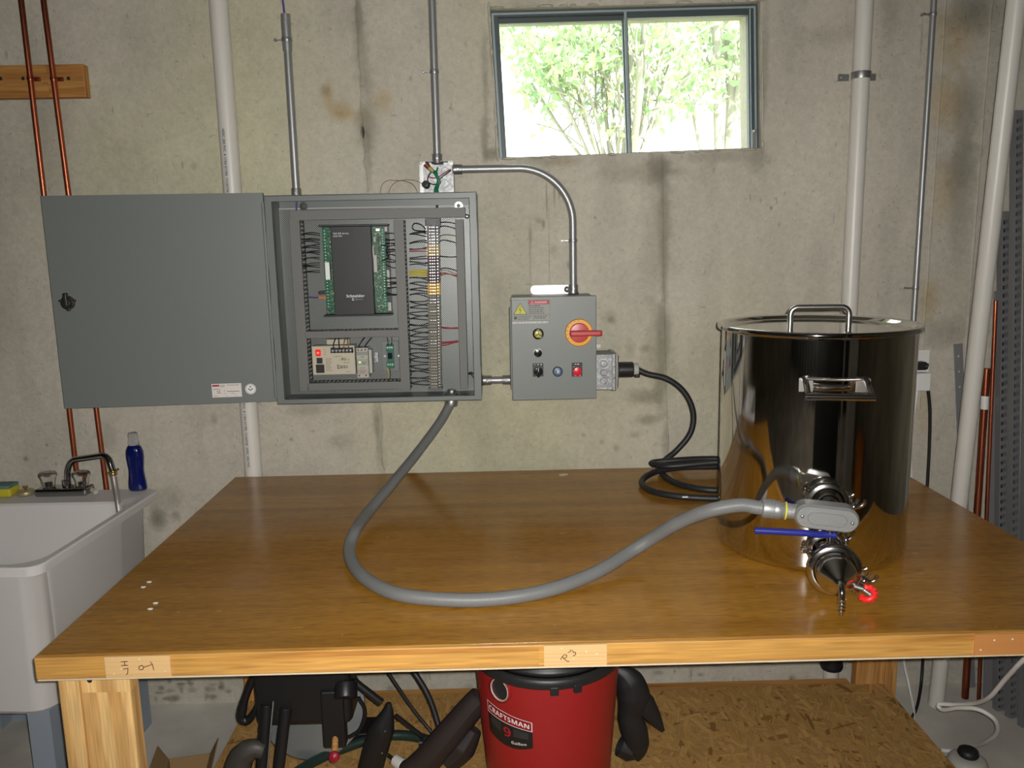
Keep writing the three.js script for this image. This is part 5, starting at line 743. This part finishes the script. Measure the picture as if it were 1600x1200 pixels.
{ // faucet with clear knobs and a hose
  const F = (px, py, z = .112) => wz(px, py, z), a = F(61, 772), b = F(143, 771), y0 = SY + .0005, cx = (a.x + b.x) / 2;
  const t = thing('faucet', 'chrome faucet with two clear knobs and a hose adapter on the sink', 'faucet', V(cx, SY, .112));
  part(t, 'base', [span(a.x, b.x, y0, y0 + .026, .083, .142, .009, 4)], M.chromeDark);
  for (const px of [76, 128.5]) { const c = F(px, 757), k = part(t, 'knob', turned([[0, 0], [.016, 0], [.019, .006], [.022, .026], [.0265, .034], [.0265, .041], [.023, .046], [.010, .047], [0, .046]], V(c.x, y0 + .0262, .112), V(0, 1, 0), 12), M.clear, 'clear faceted knob'); part(k, 'stem', rod(V(c.x, y0 + .027, .112), V(c.x, y0 + .045, .112), .008, 12), M.chromeDark); }
  const s = F(104, 752), p = [V(s.x, y0 + .02, .112), V(s.x, F(110, 722).y, .112), F(120, 717, .117), F(160, 711, .155), F(170, 715, .17), F(176, 735, .175)];
  part(t, 'spout', tube(bent([p[0], F(106, 719.5, .112), F(168, 710.5, .165), p[5]], .035), .0095, 50, 14), M.chromeDark); part(t, 'collar', rod(V(s.x, y0 + .024, .112), V(s.x, y0 + .048, .112), .0135, 20), M.chromeDark);
  part(t, 'adapter', [turned([[.006, 0], [.0125, 0], [.0125, .009], [.006, .009]], p[5].clone().add(V(0, -.006, 0)), V(.15, -1, 0), 8), turned([[.006, -.004], [.0185, -.004], [.0185, .002], [.006, .002]], p[5].clone().add(V(0, -.004, 0)), V(.35, -1, 0), 6)], M.brass, 'brass hose adapter');
  part(t, 'hose', tube([p[5].clone().add(V(0, -.010, 0)), F(180, 760, .185), F(184, 785, .205), V(F(188, 812, .225).x, SY - .08, .225)], .0085, 30, 12), mat(lin(.34, .30, .28), .4, .5), 'ribbed sprayer hose');
  part(t, 'valve_stem', rod(F(144, 765, .127), F(150, 769, .14), .008, 12), M.paleGrey);
}
{ // bottle of dish soap
  const p = wy(216, 765, SY + .001), H = .124, q = wz(211, 690, p.z).y - SY, t = thing('soap_bottle', 'blue dish soap bottle with a clear cap on the back corner of the sink', 'bottle', V(p.x, SY, p.z)); void q;
  const prof = [[0, .0012], [.026, .0012], [.0285, .006], [.0275, .025], [.0245, .048], [.0235, .064], [.0255, .084], [.0275, .102], [.0270, .122], [.022, .136], [.0165, .142], [0, .142]];
  part(t, 'body', turned(prof, V(0, 0, 0), V(0, 1, 0), 32).scale(1, 1.03, .72).translate(p.x, SY, p.z), M.blueSoap); part(t, 'cap', turned([[0, .1465], [.0165, .1465], [.0165, .158], [.0145, .160], [.0145, .182], [.0120, .186], [0, .186]], V(p.x, SY, p.z), V(0, 1, 0), 24), M.clearCap, 'clear plastic cap');
}
{ // sponge and brass fitting
  const p = wy(0, 775, SY), t = thing('sponge', 'yellow sponge with a green scouring face on the sink rim', 'sponge', V(p.x, SY, p.z)); part(t, 'sponge_body', box(.105, .028, .058, p.x - .004, SY + .0158, p.z - .002, .008, 3), M.sponge); part(t, 'scouring_pad', box(.103, .010, .056, p.x - .005, SY + .034, p.z - .002, .004, 3), M.spongeGreen, 'dark green scouring face');
  const q = wy(41, 773, SY), u = solo('sink_stopper', 'small brass sink strainer between the sponge and the faucet', 'stopper', turned([[0, .0012], [.024, .0012], [.026, .004], [.026, .012], [.024, .015], [.008, .016], [0, .016]], V(q.x, SY, q.z), V(0, 1, 0), 24), mat(lin(.50, .42, .25), .35, .6), V(q.x, SY, q.z)); part(u, 'knob', turned([[0, .015], [.004, .015], [.004, .021], [.008, .024], [.008, .029], [0, .030]], V(q.x, SY, q.z), V(0, 1, 0), 16), M.brass);
}
// ---------------------------------------------------------------- right hand wall: pipes, outlet, leaning lengths of steel
{ // white drain pipe behind the kettle
  const a = wz(1350, 0, .036), b = wz(1329, 470, .036), x = (a.x + b.x) / 2, r = .0255, yb = .002, t = thing('plastic_pipe', 'white plastic pipe strapped to the wall behind the kettle', 'pipe', V(x, yb, .036));
  part(t, 'tube', rod(V(x, yb, .036), V(x, RH - .005, .036), r, 32), M.pvc);
  const c = wz(1340, 118, .036); part(t, 'strap', [hollow(V(x, c.y - .010, .036), V(x, c.y + .010, .036), r + .003, .0028, 32), box(.032, .020, .004, x + r + .014, c.y - .001, .0115, .001), box(.034, .020, .004, x - r - .018, c.y - .001, .0115, .001), rod(V(x + r + .018, c.y, .010), V(x + r + .018, c.y, .018), .0048, 8), rod(V(x - r - .022, c.y, .010), V(x - r - .022, c.y, .018), .0048, 8)], M.zinc, 'metal pipe strap');
  const d = wz(1293, 1048, .036); part(t, 'coupling', [turned([[.0262, 0], [.034, 0], [.036, .008], [.036, .060], [.034, .066], [.0262, .066]], V(x, d.y + .010, .036), V(0, 1, 0), 28), hollow(V(x, d.y + .018, .036), V(x, d.y + .028, .036), .0372, .0014, 28)], M.rubber, 'black rubber coupling');
}
{ // thin conduit down to the outlet
  const a = wz(1459.5, 20, .024), b = wz(1428, 470, .024), x = (a.x + b.x) / 2, t = thing('conduit', 'thin steel conduit running from the ceiling down to the wall outlet', 'conduit', V(x, 1.19, .024));
  part(t, 'pipe', rod(V(x, 1.185, .024), V(x, RH - .005, .024), EMT1, 20), M.emt); for (const [px, py] of [[1457, 22], [1430, 450]]) { const c = wz(px, py, .024); c.x = x; clip(t, c, EMT1); }
}
{
  const a = wz(1420, 547, .045), b = wz(1450, 600, .045), x0 = a.x - .02, x1 = b.x, y1 = a.y, y0 = b.y, t = thing('wall_outlet', 'white wall outlet half hidden by the kettle rim', 'outlet', V((x0 + x1) / 2, y0, 0));
  part(t, 'box', span(x0 + .004, x1 - .004, y0 + .003, y1 - .003, .010, .040, .003), M.galv); part(t, 'cover_plate', span(x0, x1, y0, y1, .040, .045, .002), M.white);
  const p = wz(1438, 571, .06), pl = part(t, 'plug', [box(.040, .026, .034, p.x - .006, p.y, .063, .006, 3), rod(V(p.x + .008, p.y, .07), V(p.x + .018, p.y - .002, .074), .010, 14)], M.rubber, 'black plug'); void pl;
  const q = wz(1442, 594, .06); part(t, 'adapter', box(.046, .058, .030, q.x - .004, q.y - .004, .061, .005, 3), M.white, 'white plug-in adapter');
  // cords falling from it
  const c1 = thing('hanging_cable', 'black cable hanging from the white wall outlet to the floor', 'cable', V(q.x, .05, .07)); part(c1, 'cable', tube([wz(1450, 607, .07), wz(1453, 640, .06), wz(1452, 700, .05), wz(1449, 760, .045), wz(1443, 1000, .05), wz(1440, 1062, .06), wy(1434, 1100, .008), wy(1424, 1124, .006)], .0052, 70, 8), M.rubber);
  const c2 = thing('hanging_cable', 'white cable falling beside the kettle to the floor', 'cable', V(q.x - .05, .05, .07)); part(c2, 'cable', tube([wz(1434, 606, .07), wz(1429, 640, .065), wz(1421, 700, .06), wz(1424, 745, .06), wz(1412, 1030, .07), wz(1419, 1065, .09), wy(1427, 1105, .012), wy(1430, 1140, .006)], .0046, 70, 8), M.white);
}
{ // leaning pipes and steel
  const lean = (p0, z0, p1, z1) => { const a = wz(...p0, z0), b = wz(...p1, z1), d = b.clone().sub(a), f = a.clone().addScaledVector(d, (.006 - a.y) / d.y); return { a: f, b, d: b.clone().sub(f).normalize() }; };
  { const l = lean([1456, 1155], .125, [1589, 0], .36), e = l.b.clone().addScaledVector(l.d, .15), t = thing('plastic_pipe', 'long white plastic pipe leaning in front of the slotted steel', 'pipe', l.a.clone()); part(t, 'tube', rod(l.a, e, .0242, 28), M.pvc); }
  { const l = lean([1504, 1145], .11, [1541, 590], .05), t = thing('copper_pipe', 'short copper pipe with a white tag leaning behind the white plastic pipe', 'pipe', l.a.clone()); part(t, 'tube', rod(l.a, l.b.clone().addScaledVector(l.d, .03), .0112, 20), M.copper); const c = wz(1540, 632, .055), k = l.a.clone().addScaledVector(l.d, c.y / l.d.y); part(t, 'tag', rod(k.clone().addScaledVector(l.d, -.022), k.clone().addScaledVector(l.d, .022), .0119, 20), M.paperWhite, 'white paper tag'); }
  { const l = lean([1531, 1155], .15, [1527, 1035], .12), t = thing('copper_pipe', 'thin reddish copper pipe standing beside the slotted steel under the table', 'pipe', l.a.clone()); part(t, 'tube', rod(l.a, wz(1556, 470, .062), .0062, 16), M.copper); }
  const slotted = (p0, z0, p1, z1, w, turn, label, pitch = .025) => { const l = lean(p0, z0, p1, z1), L = l.a.distanceTo(l.b), t = thing('slotted_channel', label, 'steel channel', l.a.clone(), 0); homes.set(t, V(0, 0, 0));
    const y = l.d, x = V(Math.cos(turn), 0, Math.sin(turn)).addScaledVector(y, -V(Math.cos(turn), 0, Math.sin(turn)).dot(y)).normalize(), z = x.clone().cross(y), m = new THREE.Matrix4().makeBasis(x, y, z); t.quaternion.setFromRotationMatrix(m);
    const holes = []; for (let i = 0; (i + 1) * pitch < L; i++) { const yy = (i + .5) * pitch + .002; holes.push([[w * .16, yy - .0092], [w * .82, yy - .0030], [w * .82, yy + .0092], [w * .16, yy + .0030]]); }
    part(t, 'web', plate([[0, 0], [w, 0], [w, L], [0, L]], holes, .0025, 0).translate(0, 0, -.0025), M.greySteel);
    for (const x of [.0011, w - .0011]) part(t, 'side', box(.0022, L, .020, x, L / 2, -.0125, .0004), M.greySteel);
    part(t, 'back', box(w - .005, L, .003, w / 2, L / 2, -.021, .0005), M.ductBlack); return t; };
  slotted([1577, 1190], .24, [1587, 172], .05, .027, -.15, 'tall slotted steel channel leaning upright beside the white plastic pipe');
  slotted([1597, 1190], .29, [1613, 120], .07, .027, -.15, 'slotted steel channel leaning outermost to the right, cut by the picture edge');
  slotted([1557, 1190], .20, [1566, 330], .04, .027, -.1, 'slotted steel channel half hidden behind the leaning white plastic pipe');
  const flat = (p0, z0, p1, z1, w, turn, label, holes) => { const l = lean(p0, z0, p1, z1), L = l.a.distanceTo(l.b), t = thing('flat_bar', label, 'steel bar', l.a.clone()); homes.set(t, V(0, 0, 0)); const y = l.d, x0 = V(Math.cos(turn), 0, Math.sin(turn)), x = x0.addScaledVector(y, -x0.dot(y)).normalize(); t.quaternion.setFromRotationMatrix(new THREE.Matrix4().makeBasis(x, y, x.clone().cross(y))); part(t, 'bar', plate([[0, 0], [w, 0], [w, L], [0, L]], holes ? [.04, .09, .14].map((k) => circ(w / 2, L - k, .005, 10)) : [], .004, .0005), M.greySteel); };
  flat([1535, 1130], .12, [1553, 455], .03, .030, .1, 'plain grey steel bar leaning between the copper pipe and the slotted steel'); flat([1512, 1100], .04, [1490, 538], .012, .026, .05, 'short grey steel bar with punched holes behind the white plastic pipe', true);
}
{ // white cable looping out in front at the right, and the sump fitting on the floor
  const t = thing('white_cable', 'thick white cable looping under the right end of the table', 'cable', wy(1540, 1170, .02)); const P = (x, y, z) => wz(x, y, z);
  part(t, 'cable', tube([P(1625, 1008, .75), P(1596, 1034, .72), P(1570, 1062, .66), P(1545, 1090, .60), P(1520, 1099, .52), P(1490, 1101, .46), P(1465, 1101, .43), P(1470, 1108, .44), P(1500, 1106, .50), P(1530, 1109, .54), P(1552, 1122, .56), P(1559, 1140, .54), P(1545, 1157, .48), wy(1515, 1168, .012), wy(1492, 1174, .0075), wy(1470, 1172, .0075)], .0062, 140, 10), M.white);
  const c = wy(1512, 1188, .03); solo('floor_fitting', 'pale floor drain housing below the short copper pipe', 'drain', [turned([[0, .001], [.058, .001], [.056, .018], [.050, .034], [.042, .040], [.03, .044], [0, .045]], V(c.x, 0, c.z), V(0, 1, 0), 28)], M.paleGrey, V(c.x, 0, c.z));
  const g = wy(1506, 1152, .085); solo('pipe_cap', 'dark rubber cap on top of the pale floor drain housing', 'cap', [turned([[0, 0], [.026, 0], [.029, .006], [.026, .018], [.016, .023], [0, .024]], V(c.x, 0.0458, c.z), V(0, 1, 0), 20)], M.rubber, V(c.x, 0.0458, c.z)); void g;
}
// ---------------------------------------------------------------- things on the shelf under the table
{ // red shop vacuum
  const cz = .66, l = wz(743, 1062, cz), r = wz(967, 1058, cz), cx = (l.x + r.x) / 2, R = (r.x - l.x) / 2, y0 = SH + .045, yr = wz(855, 1072, cz + R).y;
  const t = thing('shop_vacuum', 'red shop vacuum drum with a black lid under the middle of the table', 'vacuum cleaner', V(cx, SH, cz)), c = V(cx, 0, cz), Rb = R * .86;
  const rad = (y) => Rb + (R - Rb) * (y - y0) / (yr - y0);
  const shell = turned([[0, y0 + .004], [Rb - .012, y0], [Rb, y0 + .012], [rad(yr - .002), yr - .002], [R + .003, yr + .002], [R + .003, yr + .010], [R - .002, yr + .011], [R - .004, yr + .002], [Rb - .004, y0 + .014], [0, y0 + .010]], c, V(0, 1, 0), 72);
  const drum = part(t, 'drum', shell, M.red);
  part(t, 'lid', [turned([[0, yr + .012], [R * .97, yr + .012], [R * .96, yr + .030], [R * .80, yr + .055], [R * .74, yr + .10], [R * .5, yr + .14], [0, yr + .145]], c, V(0, 1, 0), 48), turned([[R * .985, yr - .010], [R + .0055, yr - .008], [R + .007, yr + .012], [R * .97, yr + .016]], c, V(0, 1, 0), 48)], M.black);
  const out = (px, py) => { const a0 = (px - (743 + 967) / 2) / 112; const a = Math.asin(Math.max(-.98, Math.min(.98, a0))) - .045; return a; };
  for (const px of [864, 897]) { const a = out(px), p = V(cx + (R + .002) * Math.sin(a), yr - .012, cz + (R + .002) * Math.cos(a)); part(t, 'latch', box(.020, .022, .010, 0, 0, 0, .003, 3).rotateY(a).translate(p.x, p.y, p.z), M.black); }
  { const a = out(786), py = wz(785, 1077, cz + R * Math.cos(a)).y, n = V(Math.sin(a), .02, Math.cos(a)).normalize(), p = V(cx + rad(py) * n.x, py, cz + rad(py) * n.z); const pt = part(drum, 'hose_port', hollow(p.clone().addScaledVector(n, -.012), p.clone().addScaledVector(n, .006), .032, .006, 36), M.red); part(pt, 'opening', rod(p.clone().addScaledVector(n, -.006), p.clone().addScaledVector(n, .0030), .0262, 32), M.black); part(pt, 'port_ring', hollow(p.clone().addScaledVector(n, .004), p.clone().addScaledVector(n, .0072), .0275, .0025, 36), M.paleGrey); }
  { // badge
    const a0 = out(762), a1 = out(831), ya = wz(796, 1124, cz + R).y, yb = wz(796, 1183, cz + R).y, m = printed(512, 480, (g, W, H) => { g.fillStyle = '#1b1b1d'; g.fillRect(0, 0, W, H); g.fillStyle = '#ded7d2'; g.fillRect(0, 0, W, 180); g.fillStyle = '#8c1220'; g.fillRect(10, 12, W - 20, 156); g.fillStyle = '#e9e2dd'; g.font = 'bold 112px sans-serif'; g.fillText('CRAFTSMAN', 22, 132, W - 44); g.fillStyle = '#a51b26'; g.font = 'bold 170px sans-serif'; g.fillText('9', 205, 352); g.fillStyle = '#d8d4d0'; g.font = 'bold 52px sans-serif'; g.fillText('Gallon', 290, 424); g.fillStyle = '#55565a'; for (let i = 0; i < 6; i++) g.fillRect(40, 220 + i * 18, 140, 5); for (let i = 0; i < 6; i++) g.fillRect(320, 220 + i * 18, 150, 5); }, { roughness: .35 });
    const n = 24, rows = 10, pos = [], uv = [], idx = []; for (let j = 0; j <= rows; j++) for (let i = 0; i <= n; i++) { const u = i / n, v = j / rows, a = a0 + (a1 - a0) * u, arc = .014 * (1 - 4 * (u - .5) * (u - .5)) * Math.max(0, v - .4) / .6, drop = .018 * u, y = ya - (ya - yb - .012) * v - arc - drop * (1 - v * .9), q = rad(y) + .0009; pos.push(cx + q * Math.sin(a), y, cz + q * Math.cos(a)); uv.push(u, 1 - v); }
    for (let j = 0; j < rows; j++) for (let i = 0; i < n; i++) { const k = j * (n + 1) + i; idx.push(k, k + n + 1, k + 1, k + 1, k + n + 1, k + n + 2); } const g = new THREE.BufferGeometry(); g.setAttribute('position', new THREE.Float32BufferAttribute(pos, 3)); g.setAttribute('uv', new THREE.Float32BufferAttribute(uv, 2)); g.setIndex(idx); g.computeVertexNormals(); part(drum, 'badge', g, m, 'black and red badge with lettering'); }
  for (const a of [.9, 2.4, 3.9, 5.4]) { const p = V(cx + (Rb + .01) * Math.sin(a), 0, cz + (Rb + .01) * Math.cos(a)); const f = part(t, 'caster_arm', box(.06, .035, .07, p.x, SH + .058, p.z, .010, 3), M.black); part(f, 'caster', rod(V(p.x - .009, SH + .0205, p.z), V(p.x + .009, SH + .0205, p.z), .020, 20), M.rubber); part(f, 'axle_stem', rod(V(p.x, SH + .02, p.z), V(p.x, SH + .05, p.z), .004, 8), M.zinc); }
}
const blob = (pts, r, seg = 40, rad = 12, fl = 1) => { const c = curve(pts), g = new THREE.TubeGeometry(c, seg, 1, rad, false), p = g.attributes.position; for (let i = 0; i <= seg; i++) { const o = c.getPointAt(i / seg), f = i / seg * (r.length - 1), k = Math.min(r.length - 2, Math.floor(f)), w = r[k] + (r[k + 1] - r[k]) * (f - k); for (let j = 0; j <= rad; j++) { const q = i * (rad + 1) + j; p.setXYZ(q, o.x + (p.getX(q) - o.x) * w, o.y + (p.getY(q) - o.y) * w, o.z + (p.getZ(q) - o.z) * w * fl); } } g.computeVertexNormals(); return g; };
{ // black vacuum nozzles standing right of the drum
  const z = .55, P = (x, y, k = z) => wz(x, y, k), t = thing('vacuum_nozzle', 'black angled vacuum nozzle standing behind the right side of the red drum', 'nozzle', V(P(985, 1190).x, SH, z));
  part(t, 'body', blob([P(962, 1046), P(978, 1058), P(990, 1085), P(985, 1120), P(994, 1150), P(1000, 1176), P(996, 1189)], [.016, .040, .046, .034, .038, .030, .004], 40, 14, .7), M.rubber); part(t, 'beak', blob([P(988, 1080), P(1005, 1100), P(1022, 1122), P(1036, 1142)], [.03, .034, .022, .006], 24, 12, .6), M.rubber);
  part(t, 'mouth', blob([P(968, 1165, .52), P(985, 1172, .52), P(1002, 1182, .52)], [.03, .034, .01], 16, 12, .8), M.rubber);
}
{ // dark boot-shaped hose tool left of the drum
  const z = .60, P = (x, y, k = z) => wz(x, y, k), t = thing('vacuum_wand', 'dark wide vacuum wand slanting up against the left side of the red drum', 'wand', V(P(690, 1195).x, SH, z));
  part(t, 'tube', blob([P(640, 1207), P(668, 1186), P(700, 1150), P(735, 1108), P(752, 1090)], [.034, .040, .040, .036, .034], 30, 14, .8), mat(lin(.028, .019, .018), .5)); part(t, 'sleeve', blob([P(700, 1192), P(722, 1170), P(742, 1140)], [.03, .036, .02], 16, 12, .8), mat(lin(.024, .017, .016), .5));
}
{ // ---------------------------------------------------------------- mitre saw
  const z = .62, P = (x, y, k = z) => wz(x, y, k), t = thing('mitre_saw', 'black mitre saw with a round grey blade under the left half of the table', 'power saw', V(P(480, 1195).x, SH, .52));
  const bc = P(489, 1105, .46); part(t, 'blade', [turned([[0, -.0012], [.142, -.0012], [.146, 0], [.142, .0012], [0, .0012]], bc, V(.10, .25, 1), 96), turned([[0, 0], [.025, 0], [.025, .006], [0, .006]], bc, V(.10, .25, 1), 20)], M.blade, 'round grey saw blade');
  part(t, 'motor_housing', [(() => { const a = P(402, 1050), b = P(556, 1118); return span(a.x, b.x, b.y, a.y + .03, z - .06, z + .05, .022, 5); })(), rod(P(540, 1066, z + .03), P(540, 1092, z + .055), .03, 20)], M.saw);
  part(t, 'guard', (() => { const a = P(500, 1080, z + .055), b = P(541, 1168, z + .055); return span(a.x, b.x, b.y, a.y, z + .02, z + .06, .006, 3); })(), M.saw);
  part(t, 'handle', blob([P(396, 1058, .64), P(389, 1075, .64), P(380, 1102, .64), P(378, 1122, .64), P(386, 1126, .64), P(398, 1112, .64), P(404, 1100, .64)], [.010, .010, .010, .013, .012, .009, .008], 40, 12), M.saw);
  for (const [x0, y0, x1, y1, r] of [[417, 1100, 404, 1262, .0155], [447, 1105, 428, 1262, .015]]) part(t, 'slide_rod', rod(P(x0, y0, z + .05), P(x1, y1, z + .10), r, 18), M.saw); part(t, 'chrome_rod', tube([P(427, 1096, z + .06), P(423, 1140, z + .08), P(413, 1262, z + .125)], .0022, 12, 8), M.zinc);
  for (const x of [440, 449]) { const p = P(x, 1113.5, z + .0515); part(t, 'print', box(.008, .005, .001, p.x, p.y, p.z, .0003), M.paleGrey); }
  part(t, 'arm', rod(P(552, 1064), P(596, 1098), .0105, 14), M.saw); part(t, 'arm', rod(P(618, 1118, .6), P(662, 1152, .58), .006, 12), M.saw);
  part(t, 'support_leg', blob([P(608, 1098), P(606, 1112), P(593, 1150), P(575, 1215)], [.006, .034, .034, .034], 30, 16, .7), M.saw); for (const [x, y] of [[602, 1142], [597, 1176]]) { const p = P(x, y, z + .025); part(t, 'rivet', new THREE.SphereGeometry(.0026, 8, 6).translate(p.x, p.y, p.z + .002), M.zinc); }
  part(t, 'spring', [tube([P(560, 1090, .5), P(570, 1110, .5), P(562, 1140, .5), P(545, 1152, .5)], .006, 20, 8)], M.saw);
  const k = P(523, 1181, .72); part(t, 'knob', [turned([[0, 0], [.012, 0], [.014, .006], [.012, .014], [0, .016]], k, V(0, .3, 1), 20)], mat(lin(.30, .01, .03), .4), 'red knob'); part(t, 'knob_stem', rod(P(524, 1152, .675), P(523, 1178, .71), .008, 12), M.pineDark);
  part(t, 'base', (() => { const a = P(430, 1190, .5), b = P(600, 1200, .5); return span(a.x, b.x, SH + .001, SH + .018, .30, .39, .004, 3); })(), M.saw);
  part(t, 'fender', blob([P(366, 1262, .7), P(366, 1235, .7), P(370, 1205, .7), P(380, 1180, .7), P(398, 1170, .7), P(412, 1174, .7)], [.03, .036, .036, .034, .03, .02], 30, 12, .8), mat(lin(.05, .045, .04), .5));
}
{ // cables on the shelf
  const P = (x, y, z) => wz(x, y, z), t = thing('black_cable', 'thick black cable arching down beside the mitre saw', 'cable', V(P(680, 1150, .45).x, SH, .45)); part(t, 'cable', tube([P(630, 1030, .40), P(648, 1052, .42), P(668, 1085, .44), P(681, 1120, .46), P(686, 1148, .48), P(676, 1162, .50), P(655, 1160, .50)], .0085, 40, 10), M.rubber);
  const u = thing('black_cable', 'thin black cable slanting down between the mitre saw and the drum', 'cable', V(P(660, 1120, .4).x, SH, .4)); part(u, 'cable', tube([P(600, 1040, .38), P(618, 1068, .39), P(645, 1108, .40), P(676, 1146, .42), P(684, 1156, .44)], .0055, 30, 8), M.rubber);
  const h = thing('garden_hose', 'dark green hose lying across the shelf behind the mitre saw legs', 'hose', V(P(600, 1160, .42).x, SH, .42)); const G = (x, y) => wy(x, y, SH + .0155); part(h, 'hose', tube([G(455, 1212), G(490, 1190), G(540, 1168), G(600, 1150), G(640, 1150), G(672, 1158), G(695, 1172)], .0145, 60, 12), M.greenHose);
  const w = thing('cable_plug', 'black plug with a white sleeve lying on the shelf in front of the green hose', 'plug', wy(622, 1196, SH)); const a = wy(606, 1180, SH + .02), b = wy(640, 1203, SH + .02); part(w, 'sleeve', rod(a.clone().lerp(b, .35), a.clone().lerp(b, .72), .0165, 18), M.white, 'white sleeve'); part(w, 'tip', rod(a.clone().lerp(b, .72), b.clone().lerp(a, -.5), .0175, 18), M.black); part(w, 'cord_end', tube([a.clone().lerp(b, .36), a, wy(596, 1172, SH + .012)], .0055, 12, 8), M.rubber);
}
{ // open cardboard box on the floor
  const a = wy(172, 1215, .12), t = thing('cardboard_box', 'small open cardboard box on the floor behind the near table leg', 'box', wy(290, 1206, 0)); const c = wy(290, 1206, .07), m = (g) => g.rotateY(.2).translate(c.x, 0, c.z); void a;
  const W = .115, D = .15, H = .07; part(t, 'bottom', m(span(-W / 2, W / 2, .001, .005, -D / 2, D / 2, .0005)), M.cardboard);
  for (const [w, d, x, z] of [[W, .003, 0, -D / 2], [W, .003, 0, D / 2], [.003, D, -W / 2, 0], [.003, D, W / 2, 0]]) part(t, 'side', m(span(x - w / 2, x + w / 2, .001, H, z - d / 2, z + d / 2, .0005)), M.cardboard);
  for (const s of [-1, 1]) part(t, 'flap', m(box(.003, .055, D * .96, 0, .027, 0, .0005).rotateZ(-s * .5).translate(s * W / 2, H, 0)), M.cardboard);
}
scene.traverse((o) => { if (o.isMesh) { o.castShadow = true; o.receiveShadow = true; } if (o.isLight) o.castShadow = true; });
renderer.render(scene, camera);
